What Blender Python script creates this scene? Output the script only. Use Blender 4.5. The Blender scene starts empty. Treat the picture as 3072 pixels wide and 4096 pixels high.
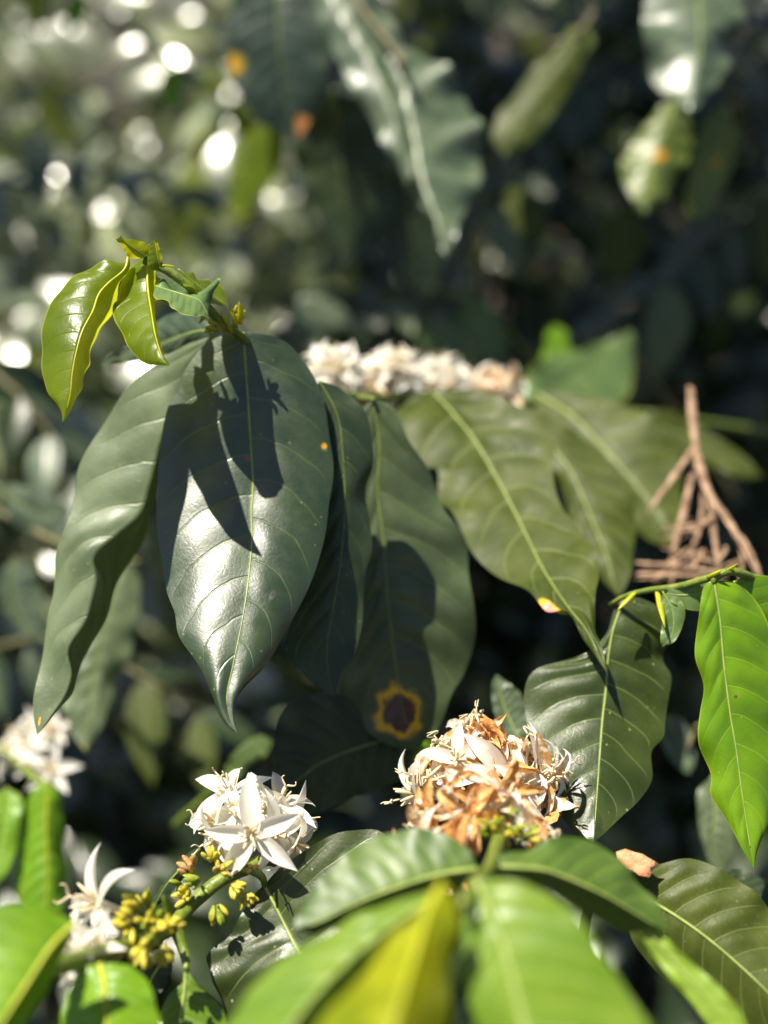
import bpy, math, random
import numpy as np
from mathutils import Vector, Matrix, Euler
random.seed(11); rng = np.random.default_rng(5)
S = bpy.context.scene; COL = S.collection
R = math.radians
# ------------------------------------------------------------------ camera
PITCH = 25.0; VF = 48.0; K = 2048/math.tan(R(VF/2))
CAM = np.array([0, 0, 1.5])
FW = np.array([0, math.cos(R(PITCH)), -math.sin(R(PITCH))])
UP = np.array([0, math.sin(R(PITCH)), math.cos(R(PITCH))])
RT = np.array([1.0, 0, 0])
def P(px, py, d):
    """point of the place seen at photograph pixel (px, py), d metres ahead of the lens"""
    return CAM + RT*((px-1536)/K*d) + UP*((2048-py)/K*d) + FW*d
def CV(x, y, z):
    """direction: x right, y up, z towards the lens"""
    v = RT*x + UP*y - FW*z
    return v/np.linalg.norm(v)
TF = {'F': (0, 0, 1), 'D': (0, 0, 3072/1659), 'Y': (0, 900, 1024/1659), 'M': (500, 1200, 1100/1352),
      'R': (1200, 1300, 1872/1659), 'H': (0, 2900, 1400/1659), 'T': (1536, 0, 1536/1659), 'U': (0, 0, 1536/1659)}
def tf(k, pts):
    ox, oy, s = TF[k]
    return [(ox+p[0]*s, oy+p[1]*s) + tuple(p[2:]) for p in pts]
cd = bpy.data.cameras.new('camera'); cam = bpy.data.objects.new('camera', cd); COL.objects.link(cam)
cam.location = CAM; cam.rotation_euler = (R(90-PITCH), 0, 0)
cd.sensor_fit = 'VERTICAL'; cd.sensor_height = 36; cd.lens = 18/math.tan(R(VF/2))
cd.clip_start = 0.01; cd.clip_end = 200
cd.dof.use_dof = True; cd.dof.focus_distance = 0.382; cd.dof.aperture_fstop = cd.lens/10.5
cd.dof.aperture_blades = 0
S.camera = cam
# ------------------------------------------------------------------ light
LD = Vector((0.355, 0.02, -0.935)).normalized()          # the way the sunlight travels
sd = bpy.data.lights.new('sun', 'SUN'); sun = bpy.data.objects.new('sun', sd); COL.objects.link(sun)
sd.energy = 5.0; sd.angle = R(0.5); sd.color = (1, .93, .80)
sun.rotation_euler = (-LD).to_track_quat('Z', 'Y').to_euler()
W = bpy.data.worlds.new('World'); S.world = W; W.use_nodes = True
sky = W.node_tree.nodes.new('ShaderNodeTexSky'); sky.sky_type = 'NISHITA'; sky.sun_disc = False
sky.sun_elevation = math.asin(-LD.z); sky.sun_rotation = math.atan2(-LD.x, -LD.y)
W.node_tree.links.new(sky.outputs[0], W.node_tree.nodes['Background'].inputs[0])
W.node_tree.nodes['Background'].inputs[1].default_value = 0.05
S.view_settings.view_transform = 'Standard'; S.view_settings.look = 'None'
S.view_settings.exposure = 1.1; S.view_settings.gamma = 1
S.cycles.use_denoising = True
S.cycles.max_bounces = 8; S.cycles.transmission_bounces = 6; S.cycles.transparent_max_bounces = 6
S.cycles.sample_clamp_indirect = 6; S.cycles.blur_glossy = .3
S.cycles.caustics_reflective = False; S.cycles.caustics_refractive = False
# ------------------------------------------------------------------ nodes
class NT:
    def __init__(s, name):
        s.m = bpy.data.materials.new(name); s.m.use_nodes = True; s.t = s.m.node_tree
        s.t.nodes.clear(); s.o = s.t.nodes.new('ShaderNodeOutputMaterial')
    def n(s, typ, ins=None, **kw):
        nd = s.t.nodes.new('ShaderNode'+typ)
        for k, v in kw.items(): setattr(nd, k, v)
        for k, v in (ins or {}).items(): s.put(nd.inputs[k], v)
        return nd
    def put(s, sock, v):
        if hasattr(v, 'is_output'): s.t.links.new(v, sock)
        elif isinstance(v, tuple) and len(v) == 3 and sock.type == 'RGBA': sock.default_value = v + (1,)
        else: sock.default_value = v
    def math(s, op, a, b=0.0, c=0.0, clamp=False):
        nd = s.n('Math', {0: a, 1: b, 2: c}, operation=op); nd.use_clamp = clamp
        return nd.outputs[0]
    def mix(s, f, a, b, mode='MIX'):
        nd = s.n('Mix', data_type='RGBA', blend_type=mode, clamp_factor=True)
        s.put(nd.inputs[0], f); s.put(nd.inputs[6], a); s.put(nd.inputs[7], b)
        return nd.outputs[2]
    def ramp(s, x, lo, hi, a=0.0, b=1.0):
        return s.n('MapRange', {0: x, 1: lo, 2: hi, 3: a, 4: b}, interpolation_type='SMOOTHSTEP').outputs[0]
    def noise(s, vec, scale, detail=3, rough=.5):
        return s.n('TexNoise', {'Vector': vec, 'Scale': scale, 'Detail': detail, 'Roughness': rough}).outputs[0]
    def out(s, sh): s.t.links.new(sh, s.o.inputs[0]); return s.m
NV = 10
def leafmat(name, base, base2, tcol, trans=.25, rough=.38, back=None, vein=(.16, .22, .06), vs=.35, edge=None, spots=(), bump=1.0, spec=.5, speck=.0, age=0.0, island=False, coat=0.0):
    t = NT(name)
    uv = t.n('UVMap').outputs[0]; sep = t.n('SeparateXYZ', {0: uv}); u, v = sep.outputs[0], sep.outputs[1]
    oc = t.n('TexCoord').outputs['Object']
    a = t.math('ABSOLUTE', t.math('MULTIPLY_ADD', v, 2, -1))
    side = t.math('MULTIPLY', t.math('GREATER_THAN', v, .5), .4)
    bend = t.math('ADD', t.math('MULTIPLY', a, .09), t.math('MULTIPLY', t.math('MULTIPLY', a, a), .08))
    wob = t.math('MULTIPLY', t.math('SUBTRACT', t.noise(oc, 90, 2), .5), .022)
    w = t.math('ADD', t.math('MULTIPLY', t.math('ADD', t.math('SUBTRACT', u, bend), wob), NV), side)
    f = t.math('PINGPONG', w, .5)
    line = t.math('MULTIPLY', t.ramp(f, .0, .045, 1, 0), t.math('MULTIPLY', t.ramp(a, .75, .98, 1, .0), t.ramp(u, .78, .92, 1, 0)))
    mid = t.ramp(a, .0, .03, 1, 0)
    n1 = t.noise(oc, 55, 4, .6)
    n2 = t.noise(oc, 420, 2)
    rnd = t.n('ObjectInfo').outputs['Random']
    c = t.mix(t.ramp(n1, .35, .68), base, base2)
    if island:
        isl = t.n('NewGeometry').outputs['Random Per Island']
        c = t.mix(t.ramp(isl, .30, .55), t.mix(.25, base, base2), c); c = t.mix(t.ramp(isl, .86, .90), c, tuple(min(.5, q*1.5) for q in base2))
    c = t.mix(t.math('MULTIPLY', t.ramp(rnd, 0, 1), .35), c, t.mix(.5, base2, base2, 'MULTIPLY'))
    c = t.mix(t.math('MULTIPLY', line, vs), c, vein)
    c = t.mix(t.math('MULTIPLY', mid, vs*1.8), c, vein)
    if edge: c = t.mix(t.ramp(a, .955, .99), c, edge)
    vd = t.n('TexVoronoi', {'Vector': oc, 'Scale': 170.0, 'Randomness': 1.0}, feature='F1')
    if speck: c = t.mix(t.math('MULTIPLY', t.ramp(vd.outputs[0], .05, .10, 1, 0), speck), c, (.30, .30, .16))
    c = t.mix(t.math('MULTIPLY', t.ramp(t.noise(oc, 700, 4, .7), .55, .8), t.ramp(t.noise(oc, 30, 3), .4, .7, 0, .28)), c, (.30, .30, .24))
    if age:
        n3 = t.noise(oc, 38, 5, .7)
        c = t.mix(t.math('MULTIPLY', t.ramp(n3, .66, .72), age), c, (.42, .20, .05))
    for (u0, v0, r, asp, core, halo) in spots:
        du = t.math('MULTIPLY', t.math('SUBTRACT', u, u0), asp); dv = t.math('SUBTRACT', v, v0)
        dd = t.math('SQRT', t.math('ADD', t.math('MULTIPLY', du, du), t.math('MULTIPLY', dv, dv)))
        dd = t.math('ADD', t.math('DIVIDE', dd, r), t.math('MULTIPLY', t.math('SUBTRACT', t.noise(oc, 160, 5, .65), .5), 1.3))
        c = t.mix(t.ramp(dd, .72, 1.12, 1, 0), c, halo)
        inner = t.mix(t.ramp(t.noise(oc, 500, 3), .35, .65), core, tuple(q*2.1 for q in core))
        c = t.mix(t.ramp(dd, .56, .74, 1, 0), c, inner)
    cb = t.mix(.6, c, back or tuple(min(1, q*1.5+.01) for q in base2))
    bf = t.n('NewGeometry').outputs['Backfacing']
    cc = t.mix(bf, c, cb)
    tv = t.n('TexVoronoi', {'Vector': t.n('VectorMath', {0: oc, 1: t.n('TexNoise', {'Vector': oc, 'Scale': 300.0}).outputs[1]}, operation='MULTIPLY_ADD').outputs[0] if False else oc, 'Scale': 480.0}, feature='DISTANCE_TO_EDGE')
    tl = t.ramp(tv.outputs[0], 0, .14, -1, 0)
    h = t.math('ADD', t.math('MULTIPLY', tl, .09), t.math('MULTIPLY', t.noise(oc, 900, 3, .6), .45))
    h = t.math('SUBTRACT', h, t.math('MULTIPLY', line, .9))
    bp = t.n('Bump', {'Strength': .55*bump, 'Distance': .00028, 'Height': h}).outputs[0]
    rg = t.math('ADD', t.ramp(t.noise(oc, 120, 3, .6), .3, .7, rough-.07, rough+.10), t.math('MULTIPLY', bf, .15))
    pr = t.n('BsdfPrincipled', {'Base Color': cc, 'Roughness': rg, 'Normal': bp, 'Specular IOR Level': spec, 'Coat Weight': coat, 'Coat Roughness': .26, 'Coat IOR': 1.7})
    tc = t.mix(t.math('MULTIPLY', line, .5), t.mix(1.0, t.mix(.75, (1, 1, 1), t.mix(.35, c, (1, 1, 1))), tcol, 'MULTIPLY'), tuple(q*.45 for q in tcol))
    for (u0, v0, r, asp, core, halo) in spots: pass
    tr = t.n('BsdfTranslucent', {0: tc, 1: bp})
    ms = t.n('MixShader', {0: trans, 1: pr.outputs[0], 2: tr.outputs[0]})
    return t.out(ms.outputs[0])
def simple(name, a, b, scale=200, rough=.5, trans=0, tcol=None, bump=.3, lo=.4, hi=.6, spec=.5):
    t = NT(name); oc = t.n('TexCoord').outputs['Object']
    n = t.noise(oc, scale, 4, .6)
    c = t.mix(t.ramp(n, lo, hi), a, b)
    bp = t.n('Bump', {'Strength': bump, 'Distance': .0004, 'Height': t.noise(oc, scale*5, 3)}).outputs[0]
    pr = t.n('BsdfPrincipled', {'Base Color': c, 'Roughness': rough, 'Normal': bp, 'Specular IOR Level': spec})
    if not trans: return t.out(pr.outputs[0])
    tr = t.n('BsdfTranslucent', {0: tcol or b, 1: bp})
    return t.out(t.n('MixShader', {0: trans, 1: pr.outputs[0], 2: tr.outputs[0]}).outputs[0])
BROWN = (.09, .035, .018)
M = {}
DK, DK2 = (.014, .034, .011), (.040, .068, .018)
M['main'] = leafmat('mature leaf', DK, DK2, (.10, .20, .02), .10, .40, vein=(.18, .25, .06), vs=.22, speck=.4, spec=1.0,
    spots=((.315, .475, .018, 2.6, (.12, .035, .018), (.10, .05, .02)), (.335, .955, .024, 2.6, (.75, .22, .01), (.16, .22, .02)), (.66, .70, .035, 2.2, (.045, .05, .04), (.04, .05, .035)), (.80, .60, .03, 2.2, (.045, .055, .04), (.045, .06, .035))))
M['dark'] = leafmat('shaded mature leaf', (.014, .032, .012), (.034, .055, .018), (.10, .18, .02), .10, .42, vs=.3, speck=.3)  # near copy of the mature leaf, kept darker so shade sits in its colour
M['side'] = leafmat('pale sheen-toned leaf', (.09, .125, .06), (.15, .19, .10), (.40, .55, .02), .24, .42, vs=.22, back=(.10, .13, .02), speck=.5, spots=((.965, .22, .06, 3, (.55, .28, .04), (.2, .2, .04)),))  # base raised so the lit leaf's pale grey sheen sits in the colour
M['sheen'] = leafmat('glossy mature leaf', (.04, .07, .035), (.11, .15, .08), (.14, .22, .03), .14, .38, vs=.2, spec=.8, age=.3)
M['olive'] = leafmat('olive leaf', (.036, .052, .006), (.062, .08, .011), (.20, .28, .02), .16, .50, spec=.22, vein=(.32, .36, .14), vs=.30, speck=.25,
    spots=((.78, .09, .18, 4.2, (.50, .20, .16), (.75, .45, .005)),))
M['olive2'] = leafmat('plain olive leaf', (.036, .052, .006), (.062, .08, .011), (.20, .28, .02), .16, .50, spec=.22, vein=(.32, .36, .14), vs=.30, speck=.3)
M['rust'] = leafmat('leaf with brown spot', (.045, .07, .026), (.085, .115, .05), (.14, .2, .03), .12, .38, vs=.42,
    spots=((.87, .44, .30, 3.6, (.05, .02, .016), (.85, .48, .004)),))
M['disc'] = leafmat('speckled mature leaf', (.026, .042, .008), (.045, .063, .014), (.14, .22, .02), .12, .36, vein=(.24, .32, .09), vs=.42, speck=.8)
M['young'] = leafmat('young glossy leaf', (.12, .19, .008), (.20, .28, .010), (.85, .85, .015), .58, .30, vein=(.3, .4, .03), vs=.2, edge=(.45, .48, .02), bump=.9)
M['fresh'] = leafmat('fresh green leaf', (.11, .24, .006), (.17, .32, .009), (.45, .70, .01), .32, .24, vein=(.35, .48, .06), vs=.34, edge=(.3, .4, .02), bump=.6, speck=.5,
    spots=((.41, .56, .02, 2.4, (.09, .05, .03), (.16, .2, .03)),))
M['pale'] = leafmat('pale young leaf', (.10, .17, .06), (.16, .24, .08), (.3, .45, .05), .25, .30, vein=(.35, .42, .15), vs=.4, edge=(.4, .45, .05), bump=.6)
M['green'] = leafmat('foreground green leaf', (.10, .19, .012), (.17, .26, .02), (.40, .55, .02), .25, .36, vein=(.38, .5, .12), vs=.6, bump=.8)
M['green2'] = leafmat('deep green leaf', (.045, .095, .010), (.09, .15, .02), (.2, .4, .02), .2, .46, vein=(.35, .5, .08), vs=.5, bump=.6)
M['yellow'] = leafmat('yellow green leaf', (.16, .23, .004), (.40, .42, .006), (.9, .85, .01), .5, .34, vein=(.14, .24, .01), vs=.4, bump=.8)
M['lime'] = leafmat('bright green leaf', (.13, .27, .008), (.19, .35, .012), (.45, .75, .015), .35, .38, vein=(.42, .6, .05), vs=.6, bump=.6)
M['sick'] = leafmat('dark leaf with rusty margin', (.02, .04, .025), (.03, .06, .035), (.1, .2, .02), .10, .42, vs=.15, spots=((.55, .02, .12, 2.4, (.5, .22, .01), (.4, .32, .01)), (.93, .8, .22, 3, (.30, .10, .03), (.42, .2, .02))))
M['worn'] = leafmat('worn leaf with orange blotches', (.10, .14, .025), (.16, .2, .05), (.35, .45, .03), .28, .40, vs=.25, age=1.0, spots=((.5, .55, .13, 2.4, (.5, .2, .02), (.5, .35, .02)),))
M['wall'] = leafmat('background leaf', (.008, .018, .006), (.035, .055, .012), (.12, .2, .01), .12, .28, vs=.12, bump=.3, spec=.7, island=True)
M['wallpale'] = leafmat('sunlit background leaf', (.018, .038, .008), (.27, .30, .17), (.45, .55, .06), .20, .28, vs=.12, bump=.3, spec=1.0, island=True, coat=1.0)  # paler copy of the background leaf, with sunlit sheen put into its colour
M['rib'] = simple('pale midrib', (.20, .27, .06), (.28, .34, .08), 150, .4, bump=.1)
M['ribdark'] = simple('green midrib', (.12, .17, .03), (.17, .23, .04), 150, .4, bump=.1)
M['riby'] = simple('yellow midrib', (.42, .46, .02), (.55, .55, .04), 150, .35, .25, (.8, .8, .05), bump=.1)
M['stem'] = simple('green stem', (.09, .14, .012), (.17, .21, .03), 260, .42, bump=.5)
M['stemdark'] = simple('brown green stem', (.06, .055, .02), (.12, .11, .04), 160, .6, bump=.5)
M['bark'] = simple('bark', (.02, .02, .012), (.05, .045, .03), 60, .85, bump=.8)
M['bud'] = simple('yellow bud', (.50, .44, .035), (.66, .58, .10), 260, .42, .2, (.8, .7, .05), bump=.3)
M['budgreen'] = simple('green bud', (.14, .22, .02), (.35, .38, .03), 200, .42, .15, (.5, .6, .05), bump=.3)
M['budbrown'] = simple('dried bud', (.42, .22, .07), (.55, .36, .16), 300, .6, bump=.7)
M['stip'] = simple('yellow stipule', (.35, .40, .01), (.60, .55, .03), 160, .35, .3, (.9, .85, .03), bump=.2)
M['petal'] = simple('white petal', (.80, .77, .70), (.87, .86, .81), 160, .5, .42, (.97, .92, .78), bump=.25, spec=.3)
M['wither'] = simple('half withered petal', (.82, .76, .66), (.68, .36, .12), 130, .6, .28, (.95, .70, .40), bump=.7, lo=.49, hi=.53, spec=.25)
M['rustpetal'] = simple('withered petal', (.58, .27, .075), (.76, .46, .20), 320, .65, .22, (.95, .5, .15), bump=1.0, spec=.2)
M['stamen'] = simple('cream stamen', (.72, .60, .38), (.82, .72, .5), 300, .5, .2, (.9, .75, .4), bump=.2)
M['twig'] = simple('dry brown leaf stalk', (.20, .12, .07), (.42, .28, .18), 210, .85, bump=1.8)
M['fleck'] = simple('dried flake', (.55, .22, .10), (.66, .34, .18), 300, .7, .15, (.8, .4, .2), bump=1.0)
t = NT('leaf litter soil'); oc = t.n('TexCoord').outputs['Object']
vo = t.n('TexVoronoi', {'Vector': oc, 'Scale': 22.0})
c = t.mix(t.ramp(t.noise(oc, 9, 5), .4, .65), (.012, .009, .006), (.04, .028, .016)); c = t.mix(t.ramp(vo.outputs[0], .1, .5, .5, 0), c, (.06, .04, .02))
M['soil'] = t.out(t.n('BsdfPrincipled', {'Base Color': c, 'Roughness': .95, 'Normal': t.n('Bump', {'Strength': 1.0, 'Distance': .03, 'Height': t.noise(oc, 30, 5)}).outputs[0]}).outputs[0])
# ------------------------------------------------------------------ object helpers
def link(o, parent=None):
    COL.objects.link(o)
    if parent: o.parent = parent
    return o
def tag(o, label=None, cat=None, group=None, kind=None):
    if label: o['label'] = label
    if cat: o['category'] = cat
    if group: o['group'] = group
    if kind: o['kind'] = kind
    return o
def thing(name, label, cat, loc, group=None):
    o = bpy.data.objects.new(name, None); o.empty_display_size = .02; o.location = Vector(loc); link(o)
    return tag(o, label, cat, group)
def wloc(o):
    v = Vector((0, 0, 0))
    while o is not None: v += o.location; o = o.parent
    return np.array(v)
def mesh(name, V, F, mats, parent=None, uv=None, mi=None, smooth=True, loc=None):
    """V in world coordinates; stored about loc (default the parent's origin)"""
    V = np.asarray(V, float)
    base = wloc(parent) if parent else np.zeros(3)
    org = base if loc is None else np.asarray(loc)
    me = bpy.data.meshes.new(name); me.from_pydata((V-org).tolist(), [], [tuple(int(i) for i in f) for f in F])
    for m in (mats if isinstance(mats, (list, tuple)) else [mats]): me.materials.append(m)
    if uv is not None:
        l = me.uv_layers.new(name='UVMap'); idx = np.empty(len(me.loops), np.int32); me.loops.foreach_get('vertex_index', idx)
        l.data.foreach_set('uv', np.asarray(uv, np.float32)[idx].ravel())
    if mi is not None: me.polygons.foreach_set('material_index', mi)
    if smooth: me.polygons.foreach_set('use_smooth', [True]*len(me.polygons))
    me.update()
    o = bpy.data.objects.new(name, me); link(o, parent); o.location = Vector(org-base)
    return o
def cat(pts, n):
    """n points at equal steps along a smooth curve through pts"""
    p = np.asarray(pts, float); p = np.vstack([2*p[0]-p[1], p, 2*p[-1]-p[-2]]); o = []
    for i in range(1, len(p)-2):
        for s in np.linspace(0, 1, 14, endpoint=False):
            a, b, c_, d = p[i-1:i+3]
            o.append(.5*((2*b)+(-a+c_)*s+(2*a-5*b+4*c_-d)*s*s+(-a+3*b-3*c_+d)*s**3))
    o.append(p[-2]); o = np.array(o)
    L = np.r_[0, np.cumsum(np.linalg.norm(np.diff(o, axis=0), axis=1))]
    q = np.linspace(0, L[-1], n)
    return np.stack([np.interp(q, L, o[:, k]) for k in range(o.shape[1])], 1)
def tube_vf(pts, rad, seg=7, off=0, flat=1.0):
    pts = np.asarray(pts, float); n = len(pts)
    rad = np.interp(np.linspace(0, 1, n), np.linspace(0, 1, len(rad)), rad) if hasattr(rad, '__len__') else np.full(n, rad)
    T = np.gradient(pts, axis=0); T /= np.linalg.norm(T, axis=1)[:, None]+1e-12
    a = np.cross(T[0], [0.3, .2, .9]); a /= np.linalg.norm(a)+1e-9; V = []
    for i in range(n):
        a = a-T[i]*np.dot(a, T[i]); a /= np.linalg.norm(a)+1e-9; b = np.cross(T[i], a)
        for k in range(seg):
            th = 2*math.pi*k/seg; V.append(pts[i]+rad[i]*(a*math.cos(th)+b*flat*math.sin(th)))
    F = [(off+i*seg+k, off+i*seg+(k+1) % seg, off+(i+1)*seg+(k+1) % seg, off+(i+1)*seg+k) for i in range(n-1) for k in range(seg)]
    F += [tuple(off+k for k in reversed(range(seg))), tuple(off+(n-1)*seg+k for k in range(seg))]
    return V, F
def tube(name, pts, rad, mat, parent, seg=8, n=None, flat=1.0):
    if n: pts = cat(pts, n)
    V, F = tube_vf(pts, rad, seg, 0, flat)
    return mesh(name, V, F, mat, parent)
def pix(k, pts, dd=None): return [P(*p) for p in tf(k, pts)]
def leaf(parent, k, Mp, Lp, Rp, d, mat, dl=(0, 0), dr=(0, 0), quilt=.0006, wave=.0008, wf=6, camber=0.0, rib=.0005, ribmat='rib', pet=None,
         N=60, C=11, under=False, label=None, name='leaf', ph=0.0, teeth=0.0):
    Mp, Lp, Rp = tf(k, Mp), tf(k, Lp), tf(k, Rp)
    Lp = [Mp[0]]+Lp+[Mp[-1]]; Rp = [Mp[0]]+Rp+[Mp[-1]]
    T = 1-(1-np.linspace(0, 1, N))**1.0
    mm, ll, rr = cat(Mp, N), cat(Lp, N), cat(Rp, N)
    f = lambda a: np.interp(T, np.linspace(0, 1, len(a)), a)
    def sm(a):
        a = f(a); kk = np.ones(7)/7; return np.convolve(np.pad(a, 3, mode='edge'), kk, 'valid')
    D = sm(d)/1000; DL = D+sm(dl)/1000; DR = D+sm(dr)/1000
    w3 = lambda q, dd: np.array([P(q[i][0], q[i][1], dd[i]) for i in range(N)])
    A, B, Cc = w3(ll, DL), w3(mm, D), w3(rr, DR)
    cols = []; vs = []
    for j in range(-C, C+1):
        s = abs(j)/C; E = A if j < 0 else Cc
        cols.append(B*(1-s)+E*s); vs.append(j/C)
    G = np.stack(cols, 1); vs = np.array(vs)
    dU = np.gradient(G, axis=0); dV = np.gradient(G, axis=1)
    Nn = np.cross(dU, dV); ln = np.linalg.norm(Nn, axis=2)[..., None]; Nn = Nn/np.maximum(ln, 1e-12)
    mean = Nn.mean((0, 1)); flip = np.dot(mean, -FW) < 0
    if under: flip = not flip
    if flip: Nn = -Nn
    av = np.abs(vs)[None, :]; tt = T[:, None]
    wv = NV*(tt-.09*av-.08*av**2)+np.where(vs > 0, .4, 0)[None, :]
    ends = np.clip(np.sin(np.pi*tt)*3, 0, 1)
    pil = np.clip((.95-tt)*6, 0, 1)*(np.abs(np.sin(np.pi*wv))**.8)*(1-av**3)*.8*np.clip(av*5, 0, 1)*ends
    sd_ = np.random.default_rng(int(abs(mm[0][0]*7+mm[-1][1]*3))); sg = np.where(vs > 0, 1.7, 0)[None, :]; wvv = 0
    for q in range(5):
        fq = sd_.uniform(.6, 1.15)*wf*(.35+.22*q); wvv = wvv+np.sin(2*np.pi*fq*tt+sd_.uniform(0, 6)+sg*sd_.uniform(.5, 2))*sd_.uniform(.3, 1)/(1+.25*q)
    qv = 1+.5*np.sin(tt*9+sd_.uniform(0, 6))
    disp = quilt*qv*pil + wave*.8*wvv*av**2*ends + camber*np.sin(np.pi*np.clip(av, 0, 1))*ends
    G = G + Nn*disp[..., None]
    V = G.reshape(-1, 3); nc = 2*C+1
    F = []
    for i in range(N-1):
        for j in range(nc-1):
            q = (i*nc+j, i*nc+j+1, (i+1)*nc+j+1, (i+1)*nc+j)
            F.append(q if flip else q[::-1])
    uv = np.stack([np.repeat(T, nc), np.tile((vs+1)/2, N)], 1)
    o = mesh(name, V, F, M[mat], parent, uv)
    if label: o['label'] = label
    if rib:
        mid = G[:, C, :]+Nn[:, C, :]*(rib*.15)
        pts = mid[:int(N*.93)]
        V, F = tube_vf(pts, np.linspace(rib, rib*.25, len(pts)), 6)
        mesh('midrib', V, F, M[ribmat], o)
    if pet is not None:
        pts = [np.array(p) for p in pet]+[B[0], B[1]]
        tube('petiole', pts, [rib*2.6+.0004, rib*1.3+.0002], M['stem' if ribmat != 'riby' else 'riby'], o, 7, 14)
    return o
def spike(parent, a, b, r, mat, name='stipule', bend=(0, 0, 0)):
    a, b = np.array(a), np.array(b); m_ = (a+b)/2+np.array(bend)
    return tube(name, [a, m_, b], [r*.7, r, r*.75, r*.1], M[mat], parent, 7, 9, flat=.55)
# ------------------------------------------------------------------ generic leaf, flowers, buds
def generic_leaf(seed, n=14, c=4, droop=.35, fold=.25):
    g = random.Random(seed); t_ = np.linspace(0, 1, n); w = .19*np.sin(np.pi*t_**.85)**.8*(1-.35*t_**6)*(1+.1*g.uniform(-1, 1)); w[0] = w[-1] = 0
    w = np.maximum(w, .001); vs = np.linspace(-1, 1, 2*c+1); V = []; U = []
    dr = droop*g.uniform(.5, 1.5); tw = g.uniform(-.6, .6); ph = g.uniform(0, 6)
    for i in range(n):
        a = dr*t_[i]; cx = t_[i]*(1-.25*a); cz = -.5*dr*t_[i]**2
        for v in vs:
            x = v*w[i]; z = abs(v)*w[i]*fold+.012*math.sin(t_[i]*38+ph+(2 if v > 0 else 0))*v*v + .006*abs(math.sin(math.pi*NV*(t_[i]-.12*abs(v))))*(1-v**4)
            th = tw*t_[i]; V.append((x*math.cos(th)-z*math.sin(th), cx, cz+x*math.sin(th)+z*math.cos(th))); U.append((t_[i], (v+1)/2))
    nc = 2*c+1
    F = [(i*nc+j, i*nc+j+1, (i+1)*nc+j+1, (i+1)*nc+j) for i in range(n-1) for j in range(nc-1)]
    return np.array(V), F, np.array(U)
GL = [generic_leaf(s) for s in range(6)]
GLs = [generic_leaf(s+20, 8, 2) for s in range(6)]
def basis(y, z):
    y = np.array(y, float); y /= np.linalg.norm(y); z = np.array(z, float); z = z-y*np.dot(y, z); z /= np.linalg.norm(z)+1e-9
    return np.stack([np.cross(y, z), y, z], 1)
def foliage_mesh(name, items, mat, parent):
    """items: (pos, axis, normal, length) -> one mesh of many small leaves"""
    VV = []; FF = []; UU = []; off = 0
    for i, (p, ax, nm, L) in enumerate(items):
        V, F, U = GLs[i % 6]; Bm = basis(ax, nm)
        VV.append((V*L) @ Bm.T + np.array(p)); FF.append(np.array(F)+off); UU.append(U); off += len(V)
    return mesh(name, np.vstack(VV), np.vstack(FF), mat, parent, np.vstack(UU))
def rndleaf_meshes(mat):
    out = []
    for i, (V, F, U) in enumerate(GL):
        me = bpy.data.meshes.new('leaf'); me.from_pydata(V.tolist(), [], F); me.materials.append(M[mat])
        l = me.uv_layers.new(name='UVMap')
        idx = np.empty(len(me.loops), np.int32); me.loops.foreach_get('vertex_index', idx); l.data.foreach_set('uv', U[idx].astype(np.float32).ravel())
        me.polygons.foreach_set('use_smooth', [True]*len(me.polygons)); out.append(me)
    return out
_rl = {}
def put_leaf(parent, pos, ax, nm, L, mat, i):
    if mat not in _rl: _rl[mat] = rndleaf_meshes(mat)
    # shader noise is in object space: bake the scale into the mesh
    key = (mat, i % 6, round(L*50))
    if key not in _rl:
        me = _rl[mat][i % 6].copy(); me.transform(Matrix.Scale(round(L*50)/50, 4)); _rl[key] = me
    o = bpy.data.objects.new('leaf', _rl[key]); link(o, parent)
    Bm = basis(ax, nm); o.location = Vector(np.array(pos)-wloc(parent)); o.rotation_euler = Matrix(Bm.tolist()).to_euler()
    return o
def petal_vf(g, kind, L=.0135, w=.00175):
    n, c = 11, 3; V = []; curl = {'fresh': g.uniform(.1, 1.1), 'wither': g.uniform(-.6, 2.2), 'rust': g.uniform(.5, 3.2)}[kind]
    tw = {'fresh': g.uniform(-.3, .3), 'wither': g.uniform(-1.2, 1.2), 'rust': g.uniform(-2, 2)}[kind]
    ww = w*{'fresh': 1, 'wither': .85, 'rust': .75}[kind]*g.uniform(.85, 1.15); cup = {'fresh': .55, 'wither': 1.0, 'rust': 1.0}[kind]
    y = z = 0; st = L/(n-1)
    for i in range(n):
        t_ = i/(n-1); a = curl*t_*t_; w_ = ww*(.45+.9*math.sin(math.pi*min(1, t_*.95+.08))**.8)*(1-t_**5)+.00008
        if i: y += st*math.cos(a); z -= st*math.sin(a)
        for j in range(-c, c+1):
            v = j/c; x = v*w_; q = cup*w_*v*v
            if kind != 'fresh': q += w_*.35*math.sin(t_*17+j*2+g.random())*(1 if kind == 'rust' else .4)
            th = tw*t_; X = x*math.cos(th)-q*math.sin(th); Q = x*math.sin(th)+q*math.cos(th)
            V.append((X, y+Q*math.sin(a), z+Q*math.cos(a)))
    nc = 2*c+1
    return V, [(i*nc+j, i*nc+j+1, (i+1)*nc+j+1, (i+1)*nc+j) for i in range(n-1) for j in range(nc-1)]
def raw(name, V, F, mats, mi=None):
    me = bpy.data.meshes.new(name); me.from_pydata([tuple(v) for v in V], [], [tuple(f) for f in F])
    for m in (mats if isinstance(mats, list) else [mats]): me.materials.append(m)
    if mi: me.polygons.foreach_set('material_index', mi)
    me.polygons.foreach_set('use_smooth', [True]*len(me.polygons)); return me
g0 = random.Random(3)
PET = {k: [raw('petal', *petal_vf(g0, k), M[m]) for _ in range(9)] for k, m in (('fresh', 'petal'), ('wither', 'wither'), ('rust', 'rustpetal'))}
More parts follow.
